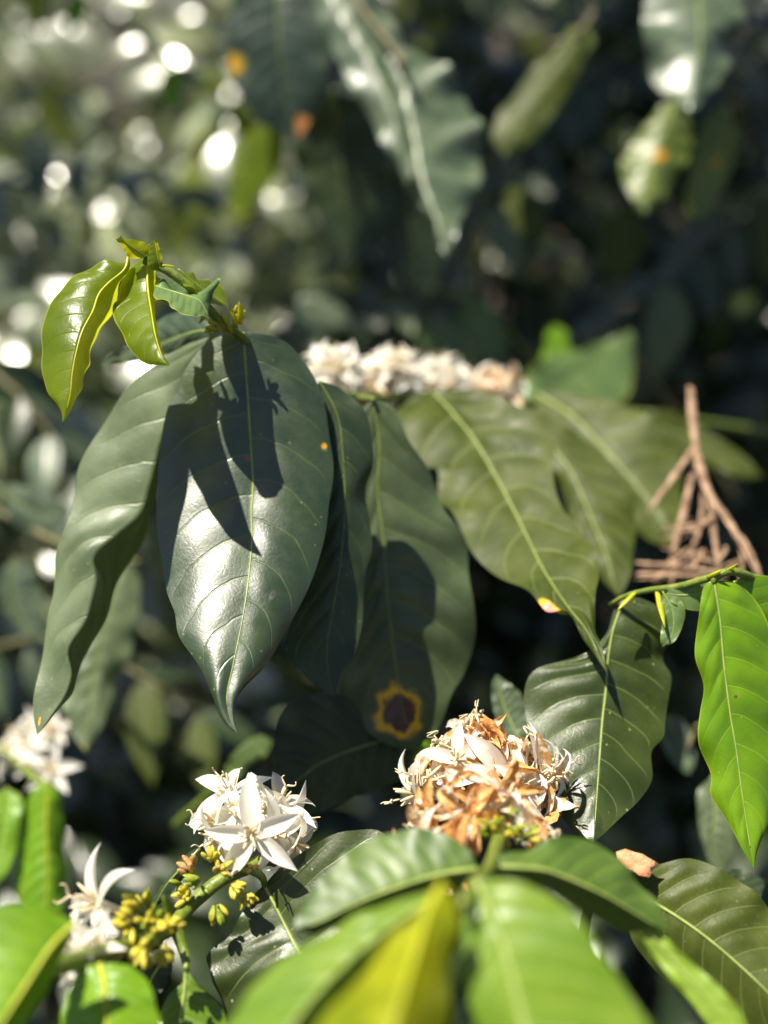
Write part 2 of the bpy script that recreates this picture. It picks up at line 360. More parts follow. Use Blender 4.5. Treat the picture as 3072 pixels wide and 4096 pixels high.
def stamens_me(g, curly):
    V = []; F = []
    for i in range(6):
        a = i*1.1+g.uniform(-.3, .3); p = [(0, 0, 0)]; L = g.uniform(.004, .0065); sp = g.uniform(.3, .8)
        for s in range(1, 12):
            q = s/11; r = L*sp*q; h = L*q
            if curly: r += .0016*q*math.sin(q*g.uniform(7, 10)); h = L*(.25+.6*math.sin(q*3.0))*.9+.0012*q*math.cos(q*9)
            aa = a+(curly*q*1.6)
            p.append((r*math.cos(aa), r*math.sin(aa), h))
        v, f = tube_vf(np.array(p), [.00022, .00022, .00035, .0005, .00045, .0002], 5, len(V)); V += v; F += f
    p = [(0, 0, .0075*q) for q in np.linspace(0, 1, 6)]
    v, f = tube_vf(np.array(p), .00025, 5, len(V)); V += v; F += f
    for sgn in (-1, 1):
        p = [(sgn*.0022*math.sin(q*(4.2 if curly else 2.2)), .0004*sgn, .0075+.0026*q*(1-.4*q*curly)) for q in np.linspace(0, 1, 9)]
        v, f = tube_vf(np.array(p), [.0003, .00015], 5, len(V)); V += v; F += f
    return raw('stamens', V, F, M['stamen'])
STM = {c: [stamens_me(g0, c) for _ in range(4)] for c in (0, 1)}
def tube_me():
    p = np.array([(0, 0, -.009*(1-q)) for q in np.linspace(0, 1, 6)]); v, f = tube_vf(p, [.0007, .0009, .0014], 8); return raw('flower', v, f, M['petal'])
TUBE = tube_me()
def flower(parent, pos, face, s=1.0, kind='fresh', g=g0, np_=5, spread=None, stam=True, label=None):
    o = bpy.data.objects.new('flower', TUBE); link(o, parent)
    z = np.array(face, float); z /= np.linalg.norm(z)
    x = np.cross(z, [g.uniform(-1, 1), g.uniform(-1, 1), .3]); x /= np.linalg.norm(x)
    B_ = np.stack([x, np.cross(z, x), z], 1)
    o.location = Vector(np.array(pos)-wloc(parent)); o.rotation_euler = Matrix(B_.tolist()).to_euler(); o.scale = (s, s, s)
    if label: o['label'] = label
    for i in range(np_):
        kk = kind
        if kind == 'mix': kk = g.choice(['fresh', 'wither', 'wither', 'rust', 'rust'])
        p = bpy.data.objects.new('petal', g.choice(PET[kk])); link(p, o)
        el = (g.uniform(.05, .55) if kind == 'fresh' else g.uniform(-.9, 1.1)) if spread is None else spread+g.uniform(-.15, .15)
        a = i*2*math.pi/np_+g.uniform(-.2, .2)
        p.rotation_euler = (Matrix.Rotation(a, 3, 'Z') @ Matrix.Rotation(el, 3, 'X')).to_euler()
        k2 = g.uniform(.9, 1.12); p.scale = (k2, k2, k2)
    if stam and (kind == 'fresh' or g.random() < .5):
        q = bpy.data.objects.new('stamens', g.choice(STM[0 if kind == 'fresh' else 1])); link(q, o)
    return o
def bud_me(g, mat, open_=False):
    V = []; F = []
    n, sg = 9, 10
    for i in range(n):
        t_ = i/(n-1); r = .00115*math.sin(math.pi*(.12+.83*t_))**.8*(.75+.5*t_); 
        for k in range(sg):
            th = 2*math.pi*k/sg; rr = r*(1+.16*math.cos(5*th+t_*1.2)); V.append((rr*math.cos(th), rr*math.sin(th), .0058*t_))
    F = [(i*sg+k, i*sg+(k+1) % sg, (i+1)*sg+(k+1) % sg, (i+1)*sg+k) for i in range(n-1) for k in range(sg)]
    F += [tuple(reversed(range(sg))), tuple((n-1)*sg+k for k in range(sg))]
    return raw('bud', V, F, M[mat])
BUD = {k: bud_me(g0, k) for k in ('bud', 'budgreen', 'budbrown')}
def buds(parent, pos, face, n, spread, kinds=('bud',), s=1.0, g=g0):
    n = int(n*1.6+.5) if n > 1 else 1; s = s*.78
    f0 = np.array(face, float)/np.linalg.norm(face)
    for i in range(n):
        v = f0+np.array([g.gauss(0, 1) for _ in range(3)])*spread; v /= np.linalg.norm(v)
        o = bpy.data.objects.new('bud', BUD[g.choice(kinds)]); link(o, parent)
        o.location = Vector(np.array(pos)+v*.0012*s-wloc(parent)+np.array([g.gauss(0, .0008) for _ in range(3)])*s); o.rotation_euler = Vector(v).to_track_quat('Z', 'Y').to_euler()
        k2 = s*g.uniform(.75, 1.15); o.scale = (k2, k2, k2)
# ================================================================== 1 hero branch
HB = thing('coffee_branch', 'arching coffee branch with yellow green young tip leaves and a large dark hanging leaf', 'branch', P(960, 1330, .408), 'coffee branches in view')
tube('stem', pix('Y', [(935, 225, .390), (1040, 270, .390), (1150, 335, .391), (1270, 440, .393), (1330, 520, .396), (1420, 620, .399), (1500, 690, .402), (1570, 720, .410)])
     + pix('F', [(1040, 1420, .43), (1300, 1560, .50), (1500, 1590, .55), (1700, 1585, .58), (2100, 1610, .63), (2600, 1660, .72), (3200, 1750, .9)]),
     [.0015, .0019, .0021, .0025, .0027, .003, .004], M['stem'], HB, 12, 80)
Y = 'Y'
leaf(HB, 'M', [(582, 158), (592, 300), (606, 500), (622, 750), (630, 900), (622, 1050), (625, 1180), (604, 1400), (572, 1600), (530, 1800), (500, 1950), (520, 2070), (557, 2133)],
     [(500, 168), (430, 195), (350, 265), (270, 390), (200, 560), (168, 800), (155, 1080), (175, 1250), (200, 1420), (245, 1540), (270, 1660), (365, 1800), (425, 1930), (470, 2050), (510, 2100)],
     [(640, 160), (730, 180), (810, 220), (900, 330), (970, 480), (1003, 650), (1027, 830), (1003, 1000), (985, 1150), (945, 1300), (885, 1450), (785, 1640), (690, 1800), (600, 1895), (548, 1970), (536, 2050)],
     (414, 415, 413, 410, 406, 399, 391, 383, 376, 370, 365), 'main', dl=(0, 3, 5, 6, 6, 6, 4, 2, 0), dr=(0, 6, 9, 10, 11, 11, 9, 5, 0), quilt=.0006, wave=.0009, camber=.002, rib=.00045, N=110, C=22, label='large dark leaf with a fine pale midrib, half in shadow')
leaf(HB, Y, [(832, 200), (805, 290), (705, 375), (640, 450), (600, 560), (532, 690), (492, 830), (468, 960), (455, 1090), (430, 1200), (405, 1277)],
     [(780, 248), (680, 243), (600, 263), (500, 312), (420, 383), (350, 480), (300, 590), (272, 720), (262, 880), (275, 980), (310, 1080), (360, 1150), (400, 1220)],
     [(840, 270), (785, 370), (745, 520), (690, 600), (640, 690), (605, 790), (592, 900), (560, 945), (525, 1010), (495, 1100), (450, 1200)],
     (389, 385, 380, 374, 370, 367, 365, 364), 'young', dl=(0, 2, 5, 8, 8, 5, 0), dr=(0, 12, 24, 30, 28, 16, 0), quilt=.00025, wave=.0009, camber=.0010, rib=.0005, ribmat='riby', N=80, C=14, label='glossy young leaf folded along its midrib')
leaf(HB, Y, [(962, 215), (955, 330), (960, 430), (980, 560), (1003, 700), (1035, 815), (1060, 870), (1097, 911)],
     [(905, 225), (840, 275), (795, 340), (765, 430), (745, 530), (748, 610), (790, 700), (835, 795), (900, 870), (960, 903), (1030, 908)],
     [(1010, 250), (1020, 330), (1000, 430), (998, 560), (1012, 680), (1038, 790), (1070, 860)],
     (390, 389, 386, 381, 375, 370, 366, 364), 'young', dl=(0, 4, 7, 6, 4, 2, 0), dr=(0, 12, 20, 22, 18, 10, 0), quilt=.0003, wave=.0010, camber=.0006, rib=.0005, ribmat='riby', N=70, C=12, label='young leaf with one half in shade and its tip pointing down')
leaf(HB, Y, [(1045, 300), (1030, 240), (1015, 170), (1003, 95)], [(985, 290), (955, 240), (972, 150), (985, 110)], [(1056, 270), (1052, 215), (1035, 150), (1018, 108)],
     (390, 388, 387, 387), 'young', dr=(0, 6, 6, 0), dl=(0, -1, 0, 0), quilt=.0001, wave=.0002, rib=.0004, ribmat='riby', N=30, C=8, label='small upright young leaf at the shoot tip')
leaf(HB, Y, [(955, 205), (900, 175), (850, 140), (805, 105), (784, 66)], [(975, 150), (930, 108), (870, 93), (815, 95), (795, 80)], [(930, 212), (880, 218), (828, 210), (800, 150), (752, 94), (765, 90)],
     (389, 386, 384, 383, 382), 'yellow', dl=(0, 4, 5, 2, 0), dr=(0, 2, 3, 0, 0), quilt=.0001, wave=.0002, rib=.0003, ribmat='rib', N=36, C=8, label='newest yellow leaf curling up at the shoot tip')
leaf(HB, Y, [(1005, 395), (1100, 425), (1200, 455), (1290, 488), (1330, 550), (1357, 610)], [(1000, 470), (1085, 490), (1110, 530), (1180, 577), (1250, 592), (1310, 592)],
     [(1060, 350), (1130, 425), (1220, 438), (1290, 478), (1350, 430), (1400, 352), (1428, 352), (1405, 405), (1375, 480), (1357, 560)],
     (390, 387, 385, 384, 383, 382), 'pale', dl=(0, -7, -10, -7, 0), dr=(0, 6, 11, 13, 10, 0), quilt=.0004, wave=.0003, rib=.0003, N=56, C=9, label='small pale green leaf bent in a horn shape')
leaf(HB, Y, [(1155, 288), (1240, 360), (1320, 420), (1400, 470), (1482, 530)], [(1200, 315), (1280, 335), (1370, 365), (1440, 415), (1470, 470)], [(1200, 370), (1260, 440), (1320, 475), (1380, 510), (1440, 530)],
     (396, 398, 400, 402, 402), 'young', dl=(0, 10, 12, 8, 0), dr=(0, -12, -15, -11, 0), quilt=.0004, rib=.0004, N=36, C=8, label='young leaf behind the shoot stem')
leaf(HB, Y, [(1010, 330), (1070, 380), (1130, 440), (1190, 515)], [(1000, 400), (1030, 485), (1110, 525)], [(1080, 345), (1160, 380), (1230, 450)],
     (399, 401, 402, 403), 'pale', dl=(0, 3, 3, 0), dr=(0, 8, 8, 0), wave=.0003, quilt=.0003, rib=.0003, N=26, C=6)
for a, b, r in (((1555, 640), (1550, 500), .0014), ((1530, 660), (1490, 560), .0012), ((1450, 690), (1340, 610), .0012), ((1400, 690), (1330, 660), .0016), ((1500, 700), (1420, 560), .0015), ((1490, 690), (1440, 600), .0013)):
    a, b = tf(Y, [a, b]); spike(HB, P(*a, .402), P(*b, .396), r, 'stip', bend=(.0005, 0, .0005))
for a, b, r in (((1050, 262), (1140, 272), .0010), ((1345, 560), (1290, 640), .0011)):
    a, b = tf(Y, [a, b]); spike(HB, P(*a, .389), P(*b, .392), r, 'stip')
g1 = random.Random(8)
buds(HB, P(*tf(Y, [(1400, 660)])[0], .400), CV(-.8, .3, .4), 5, .5, ('bud', 'budgreen'), .7, g1); buds(HB, P(*tf(Y, [(1530, 610)])[0], .402), CV(0, 1, .4), 5, .5, ('bud', 'budgreen'), .8, g1)
D = 'D'
leaf(HB, D, [(452, 728), (405, 800), (372, 880), (345, 965), (322, 1060), (298, 1120), (240, 1165), (202, 1205), (205, 1265), (185, 1340), (146, 1405), (155, 1455), (142, 1500), (112, 1545), (80, 1588)],
     [(400, 745), (340, 785), (270, 850), (210, 930), (165, 1015), (158, 1080), (148, 1150), (120, 1210), (110, 1290), (95, 1370), (84, 1450), (72, 1530)],
     [(420, 830), (395, 920), (352, 1010), (330, 1090), (300, 1160), (272, 1240), (232, 1335), (192, 1400), (160, 1455), (150, 1500), (115, 1550)],
     (425, 428, 424, 420, 416, 412, 408, 404), 'side', dl=(0, 5, 8, 8, 6, 0), dr=(0, 8, 16, 22, 18, 6, 0), quilt=.0012, wave=.0015, rib=0, N=90, C=16, label='long pale grey leaf with a folded dark edge')
leaf(HB, D, [(690, 822), (730, 900), (742, 1000), (745, 1100), (735, 1220), (717, 1330), (706, 1400), (710, 1460), (722, 1508)],
     [(680, 860), (685, 1000), (672, 1150), (645, 1280), (620, 1370), (610, 1400), (640, 1440), (680, 1478)],
     [(735, 838), (778, 875), (797, 920), (804, 1000), (795, 1060), (800, 1110), (803, 1180), (787, 1230), (786, 1300), (780, 1360), (762, 1420), (735, 1455)],
     (425, 424, 422, 420, 418, 415, 412), 'dark', dl=(0, 2, 2, 0), dr=(0, 3, 6, 6, 4, 0), quilt=.0006, wave=.0014, rib=.00025, ribmat='ribdark', N=80, C=14, label='dark leaf behind the large one, mostly in its shadow')
leaf(HB, Y, [(1400, 690), (1280, 690), (1150, 730), (1000, 790), (820, 850), (650, 900)], [(1340, 620), (1250, 570), (1140, 565), (1020, 620), (900, 760), (780, 830)], [(1330, 730), (1200, 790), (1050, 840), (900, 880), (760, 900)],
     (425, 440, 455, 470, 480), 'sheen', quilt=.001, N=40, C=8, label='blurred grey green leaf behind the young leaves')
GB = random.Random(21)
def flower_row(parent, pts, n, jit, kind, s, g, face=(0, .8, .5), flab=None):
    c_ = cat(pts, n)
    for p in c_:
        f_ = CV(face[0]+g.uniform(-.9, .9), face[1]+g.uniform(-.5, .6), face[2]+g.uniform(-.6, .6))
        flower(parent, p+f_*jit*g.uniform(.3, 1.2), f_, s*g.uniform(.85, 1.15), kind if not isinstance(kind, tuple) else g.choice(kind), g)
for cx, cy, n, sx, sy, k in ((1330, 1490, 11, 55, 45, 'fresh'), (1420, 1570, 4, 30, 20, 'wither'), (1560, 1500, 12, 65, 40, 'fresh'), (1770, 1525, 8, 60, 30, 'fresh'), (1960, 1545, 7, 75, 25, ('fresh', 'wither'))):
    for q in range(n):
        a = GB.uniform(0, 6.28); rr = GB.uniform(.2, 1); d0 = .545+(cx-1330)/630*.08
        flower(HB, P(cx+sx*rr*math.cos(a), cy+sy*rr*math.sin(a), d0+GB.uniform(-.008, .008)), CV(math.cos(a)*rr+GB.uniform(-.3, .3), .4-math.sin(a)*rr, .6), GB.uniform(1.1, 1.4), GB.choice(k) if isinstance(k, tuple) else k, GB)
leaf(HB, D, [(805, 862), (820, 960), (816, 1060), (826, 1150), (838, 1300), (852, 1420), (868, 1520), (890, 1600), (905, 1625)],
     [(770, 900), (765, 1000), (770, 1100), (758, 1200), (735, 1350), (725, 1450), (755, 1540), (830, 1605)],
     [(850, 880), (880, 950), (930, 1020), (960, 1100), (1008, 1170), (1012, 1260), (1028, 1370), (1008, 1450), (975, 1500), (950, 1570)],
     (458, 457, 455, 454, 453, 452, 451), 'rust', dl=(0, 2, 4, 0), dr=(0, 2, 6, 6, 0), quilt=.0018, wave=.0022, rib=.00045, ribmat='ribdark', N=80, C=14, pet=[P(1440, 1590, .50)], label='leaf with a round brown spot ringed in yellow')
Rr = 'R'
leaf(HB, Rr, [(470, 235), (540, 310), (620, 410), (690, 530), (750, 640), (810, 760), (870, 880), (950, 1000), (1020, 1090), (1092, 1245)],
     [(400, 250), (335, 320), (350, 400), (385, 478), (440, 500), (488, 510), (490, 620), (540, 670), (580, 745), (610, 810), (680, 872), (760, 900), (830, 965), (880, 1020), (960, 1062), (1020, 1130)],
     [(620, 235), (760, 280), (850, 350), (905, 430), (895, 520), (925, 640), (1000, 740), (1055, 830), (1050, 950), (1045, 1050), (1070, 1150)],
     (535, 520, 504, 488, 470, 450, 430, 412, 402), 'olive', dl=(0, 4, 6, 4, 0), dr=(0, 6, 8, 6, 0), quilt=.0014, wave=.0030, wf=9, rib=.0005, N=90, C=14, label='broad olive leaf with a small pink and yellow spot on its edge')
leaf(HB, Rr, [(770, 285), (880, 420), (960, 520), (1030, 680), (1080, 800), (1110, 900), (1130, 965)], [(700, 330), (800, 480), (905, 540), (960, 700), (1000, 800), (1070, 900)], [(900, 330), (1050, 430), (1150, 560), (1192, 700), (1182, 800), (1165, 900)],
     (575, 560, 545, 525, 505), 'olive2', dl=(0, 6, 6, 0), dr=(0, 6, 6, 0), quilt=.0014, wave=.002, rib=.0007, N=60, C=10, label='olive leaf half hidden by the broad one')
leaf(HB, Rr, [(840, 245), (960, 320), (1050, 410), (1150, 520), (1240, 630), (1300, 720), (1342, 795)], [(800, 310), (870, 420), (980, 520), (1100, 620), (1160, 680), (1230, 760)], [(1000, 240), (1150, 285), (1260, 350), (1335, 440), (1355, 560), (1352, 690)],
     (640, 620, 600, 585, 570), 'olive2', dl=(0, 6, 6, 0), dr=(0, 6, 8, 0), quilt=.0014, wave=.002, rib=.0009, N=60, C=10, label='blurred olive leaf nearest the dry brown twig')
leaf(HB, Rr, [(1130, 300), (1250, 350), (1380, 400), (1500, 470), (1645, 540)], [(1240, 300), (1350, 315), (1460, 385), (1560, 450)], [(1230, 420), (1350, 480), (1450, 500), (1560, 545)],
     (720, 710, 700, 690), 'olive2', quilt=.0014, wave=.002, N=40, C=8, label='blurred pointed leaf reaching right behind the dry twig')
# ================================================================== 2 shaded leaf of lower branch
LB = thing('coffee_branch', 'shaded coffee branch low behind the white flowers, one dark leaf showing', 'branch', P(1735, 2945, .47), 'coffee branches in view')
tube('stem', [P(1735, 2945, .47), P(1850, 2980, .50), P(2100, 3200, .58), P(2300, 3500, .66)], [.0018, .003], M['stemdark'], LB, 8, 16)
leaf(LB, D, [(935, 1588), (850, 1595), (760, 1620), (690, 1650), (650, 1680), (610, 1700)], [(880, 1565), (800, 1525), (720, 1495), (640, 1510), (600, 1560), (590, 1640)], [(915, 1640), (870, 1680), (800, 1712), (720, 1742), (660, 1758), (620, 1730)],
     (470, 460, 450, 445, 440), 'dark', quilt=.001, wave=.0016, N=60, C=12, label='dark leaf lying in the shade')
leaf(LB, D, [(900, 1660), (960, 1640), (940, 1600)], [(890, 1640), (910, 1610), (925, 1600)], [(930, 1700), (960, 1680), (960, 1620)], (460, 450, 445), 'fresh', N=24, C=6, rib=0)
# ================================================================== 3 right branch
RB = thing('coffee_branch', 'coffee branch entering from the right edge with bright green leaves and one speckled olive leaf', 'branch', P(2900, 2300, .40), 'coffee branches in view')
tube('stem', [P(2440, 2420, .425), P(2500, 2385, .418), P(2600, 2360, .412), p_ := P(2720, 2345, .405), P(2840, 2310, .398), P(2930, 2285, .396), P(3060, 2330, .41), P(3300, 2400, .45)], [.0008, .0013, .0016, .002, .0024], M['stem'], RB, 10, 40)
leaf(RB, 'F', [(2500, 2388), (2453, 2518), (2430, 2654), (2424, 2755), (2410, 2880), (2400, 3010), (2390, 3150), (2374, 3372)],
     [(2455, 2440), (2405, 2560), (2310, 2635), (2150, 2672), (2098, 2760), (2110, 2900), (2150, 3050), (2200, 3180), (2280, 3310)],
     [(2570, 2395), (2640, 2440), (2678, 2541), (2658, 2631), (2689, 2699), (2678, 2778), (2656, 2880), (2648, 2950), (2605, 3010), (2612, 3120), (2560, 3200), (2480, 3270), (2420, 3330)],
     (424, 421, 418, 413, 407, 399, 391, 384), 'disc', dl=(0, 3, 5, 4, 0), dr=(0, 5, 8, 6, 0), quilt=.0012, wave=.0014, rib=.0005, N=90, C=16, label='speckled olive leaf beside the flower cluster')
leaf(RB, 'F', [(2855, 2318), (2880, 2480), (2895, 2650), (2920, 2850), (2945, 3000), (2965, 3150), (2990, 3320), (3016, 3482)],
     [(2812, 2355), (2792, 2490), (2780, 2620), (2815, 2740), (2800, 2850), (2795, 2980), (2842, 3100), (2842, 3180), (2900, 3270), (2965, 3380)],
     [(2950, 2335), (3050, 2430), (3110, 2650), (3130, 2850), (3120, 3050), (3090, 3200), (3055, 3330)],
     (396, 394, 392, 390, 387, 384, 380), 'fresh', dl=(0, 3, 4, 3, 0), dr=(0, 3, 5, 4, 0), quilt=.0009, wave=.0016, camber=.0012, rib=.0005, N=90, C=16, pet=[P(2890, 2290, .397)], label='bright green glossy leaf pointing down')
leaf(RB, 'F', [(2935, 2325), (3020, 2450), (3120, 2600), (3260, 2800), (3350, 3000)], [(2940, 2420), (3000, 2600), (3120, 2800), (3250, 2950)], [(3010, 2300), (3150, 2330), (3300, 2480), (3400, 2750)],
     (400, 404, 408, 412), 'fresh', quilt=.0007, wave=.001, N=50, C=12, label='second bright green leaf cut by the frame edge')
leaf(RB, 'F', [(2860, 2320), (2800, 2370), (2720, 2380), (2650, 2370)], [(2800, 2320), (2730, 2330), (2680, 2350)], [(2830, 2430), (2760, 2440), (2690, 2410)], (402, 404, 406), 'pale', N=26, C=7, quilt=.0004, label='small pale leaf near the node')
leaf(RB, 'F', [(2650, 2365), (2690, 2440), (2690, 2530), (2650, 2590)], [(2640, 2420), (2650, 2500), (2640, 2560)], [(2720, 2400), (2740, 2470), (2700, 2560)], (406, 404, 402), 'pale', N=26, C=7, quilt=.0004, rib=.0003)
spike(RB, P(2630, 2370, .41), P(2660, 2510, .398), .0014, 'stip'); spike(RB, P(2890, 2300, .397), P(2950, 2255, .392), .0011, 'stip'); spike(RB, P(2830, 2310, .397), P(2900, 2275, .392), .001, 'stip'); spike(RB, P(2540, 2370, .413), P(2470, 2440, .41), .001, 'stip')
leaf(RB, 'F', [(2080, 2960), (2040, 2880), (2005, 2790), (1985, 2695)], [(2040, 2960), (1995, 2900), (1970, 2820), (1965, 2740)], [(2130, 2930), (2110, 2840), (2080, 2770), (2020, 2720)], (455, 458, 460, 462), 'sheen', quilt=.0008, wave=.001, N=30, C=8, label='small pale blurred leaf behind the flower cluster')
# ================================================================== 4 foreground shoot with flower cluster
FB = thing('coffee_branch', 'foreground coffee shoot, blurred green leaves below withering orange and white flowers', 'branch', P(1960, 3440, .33), 'coffee branches in view')
tube('stem', [P(1850, 3620, .245), P(1900, 3530, .262), P(1960, 3470, .29), P(2000, 3330, .335), P(2010, 3180, .372), P(1990, 3200, .42), P(2000, 3500, .50)], [.0012, .002, .0026, .003, .0035], M['stem'], FB, 10, 40)
F_ = 'F'
leaf(FB, F_, [(1910, 3475), (1750, 3500), (1560, 3560), (1400, 3625), (1280, 3685), (1168, 3718)], [(1870, 3395), (1750, 3328), (1600, 3318), (1450, 3370), (1310, 3490), (1215, 3610)], [(1870, 3530), (1720, 3590), (1560, 3650), (1400, 3700), (1280, 3726)],
     (300, 298, 295, 292, 290), 'green2', dl=(0, 8, 12, 8, 0), dr=(0, 6, 8, 5, 0), quilt=.0003, wave=.001, rib=.0007, ribmat='rib', N=60, C=12, label='left leaf of the foreground pair with a yellow tip')
leaf(FB, F_, [(1960, 3465), (2080, 3470), (2180, 3480), (2290, 3520), (2420, 3580), (2530, 3645), (2620, 3700), (2682, 3728)], [(2010, 3420), (2100, 3400), (2220, 3358), (2310, 3345), (2420, 3385), (2510, 3470), (2590, 3570), (2645, 3650)], [(2010, 3540), (2120, 3560), (2210, 3560), (2290, 3610), (2400, 3680), (2500, 3715), (2610, 3728)],
     (296, 296, 297, 298, 300, 302), 'green2', dl=(0, 8, 12, 8, 0), dr=(0, 6, 8, 5, 0), quilt=.0003, wave=.001, rib=.0007, N=60, C=12, label='right leaf of the foreground pair with a pale tip')
leaf(FB, F_, [(1905, 3520), (1960, 3650), (2020, 3800), (2060, 3950), (2100, 4120), (2160, 4300), (2300, 4560)], [(1870, 3600), (1848, 3740), (1860, 3900), (1890, 4050), (1950, 4250), (2080, 4450)], [(2040, 3520), (2190, 3570), (2340, 3710), (2440, 3850), (2530, 4000), (2610, 4200), (2560, 4400)],
     (258, 246, 234, 224, 214, 206), 'green', dl=(0, 5, 6, 0), dr=(0, 6, 9, 6, 0), quilt=.0008, wave=.001, rib=.0008, N=60, C=12, label='broad blurred green leaf at the bottom centre')
leaf(FB, F_, [(1790, 3560), (1600, 3680), (1420, 3820), (1270, 3970), (1150, 4130), (1000, 4400)], [(1640, 3585), (1460, 3650), (1280, 3740), (1120, 3850), (980, 3990), (870, 4150), (850, 4350)], [(1760, 3640), (1640, 3800), (1500, 3950), (1400, 4100), (1250, 4300)],
     (262, 252, 242, 232, 222), 'green', dl=(0, 7, 9, 0), dr=(0, 5, 7, 0), quilt=.0008, wave=.001, rib=.0008, N=60, C=12, label='blurred green leaf reaching to the bottom edge')
leaf(FB, F_, [(1770, 3530), (1710, 3660), (1650, 3850), (1590, 4050), (1540, 4250), (1500, 4450)], [(1690, 3600), (1610, 3710), (1490, 3860), (1350, 4010), (1240, 4160), (1250, 4350)], [(1812, 3570), (1822, 3700), (1806, 3850), (1795, 4000), (1780, 4200), (1680, 4380)],
     (240, 228, 216, 207, 200), 'yellow', dl=(0, 5, 9, 9, 0), dr=(0, 7, 14, 14, 0), quilt=.0007, wave=.0008, rib=.0008, ribmat='riby', N=60, C=12, label='yellow young leaf between the green ones')
leaf(FB, F_, [(2560, 3690), (2680, 3830), (2800, 3960), (2900, 4080), (3000, 4250)], [(2590, 3790), (2700, 3930), (2790, 4040), (2880, 4170)], [(2640, 3730), (2770, 3850), (2890, 3960), (2980, 4080)], (305, 300, 295, 290), 'green', under=True, quilt=.0006, wave=.0012, N=40, C=8, label='narrow leaf seen from its pale underside')
# flowers: sharp back half, blurred front half
GC = random.Random(14)
cen = P(1975, 3120, .392)
spots = [(2090, 3060, .384, .4, .5, .8, 'wither'), (1960, 2960, .39, .2, 1, .2, 'wither'), (1890, 2960, .392, -.1, 1, .3, 'wither'), (1760, 3010, .39, -.6, .7, .3, 'mix'), (1700, 3090, .392, -1, .3, .4, 'wither'), (1835, 3040, .384, -.2, .4, 1, 'fresh'), (1950, 3030, .388, .1, .9, .5, 'rust'), (2040, 3010, .39, .4, 1, .2, 'mix'),
         (2110, 3010, .392, .7, .8, .1, 'wither'), (2170, 3060, .388, .8, .4, .5, 'fresh'), (2060, 3120, .380, .3, .3, 1, 'fresh'), (2000, 3090, .382, 0, .5, .9, 'mix'), (2140, 3130, .384, .8, .1, .6, 'wither'), (2190, 3200, .386, 1, -.5, .4, 'mix'),
         (2110, 3200, .384, .6, -.6, .7, 'wither'), (1930, 3110, .381, -.1, .3, 1, 'rust'), (1890, 2915, .392, 0, 1, .2, 'rust'), (2060, 2975, .392, .2, 1, .2, 'rust'), (1770, 3110, .386, -.6, .2, .8, 'mix'), (1690, 3150, .392, -1, -.2, .3, 'fresh'), (2230, 3090, .392, 1, .3, .1, 'fresh'), (2000, 3170, .381, .1, -.2, 1, 'mix'), (1930, 2990, .39, .1, 1, 0, 'rust')]
for (x, y, d_, a, b, c_, k_) in spots:
    flower(FB, P(x+GC.uniform(-35, 35), y+GC.uniform(-35, 30), d_), CV(a, b, c_), GC.uniform(.85, 1.35), k_, GC)
spots = [(1700, 3280, .342, -1, .5, .3, 'wither'), (1690, 3400, .334, -.8, -.5, .4, 'rust'), (1960, 3140, .35, 0, 1, .3, 'wither'), (2170, 3290, .342, 1, .3, .2, 'mix'), (1830, 3430, .326, -.4, -.9, .4, 'rust'), (2060, 3190, .346, .4, .9, .4, 'wither'), (1830, 3170, .345, -.3, .6, .8, 'mix'), (1780, 3260, .34, -.8, .2, .5, 'mix'), (1740, 3340, .335, -1, -.2, .4, 'wither'), (1860, 3260, .335, -.2, .2, 1, 'rust'), (2010, 3200, .345, .4, .7, .6, 'mix'),          (2120, 3310, .338, 1, 0, .4, 'wither'), (2130, 3360, .335, .9, -.4, .4, 'rust'), (1780, 3400, .330, -.7, -.6, .5, 'wither')]
for (x, y, d_, a, b, c_, k_) in spots:
    flower(FB, P(x+GC.uniform(-30, 30), y+GC.uniform(-25, 35), d_), CV(a, b, c_), GC.uniform(.8, 1.15), k_, GC)
for i in range(40):
    a = GC.uniform(0, 6.28); r = GC.uniform(0, 1)
    buds(FB, P(2005+120*r*math.cos(a), 3335+65*r*math.sin(a), .328+.01*GC.random()), CV(math.cos(a)*.6, .5, .7), 1, .3, ('budgreen', 'budgreen', 'bud'), 1.0, GC)
# ================================================================== 5 olive leaf lower right
OB = thing('coffee_branch', 'coffee branch at the lower right edge with one big olive leaf', 'branch', P(2420, 3560, .375), 'coffee branches in view')
tube('stem', [P(2420, 3520, .372), P(2350, 3650, .40), P(2300, 3900, .45), P(2200, 4300, .52)], [.0015, .003], M['stem'], OB, 8, 16)
leaf(OB, F_, [(2440, 3520), (2600, 3600), (2800, 3730), (3000, 3900), (3200, 4100)], [(2500, 3480), (2620, 3460), (2760, 3432), (2900, 3490), (3072, 3620), (3230, 3800)], [(2480, 3650), (2560, 3800), (2700, 3960), (2880, 4120), (3080, 4200)],
     (370, 362, 354, 346, 338), 'olive2', dl=(0, 6, 8, 0), dr=(0, 4, 4, 0), quilt=.0012, wave=.0016, rib=.0007, N=60, C=14, label='big olive leaf under the foreground leaves')
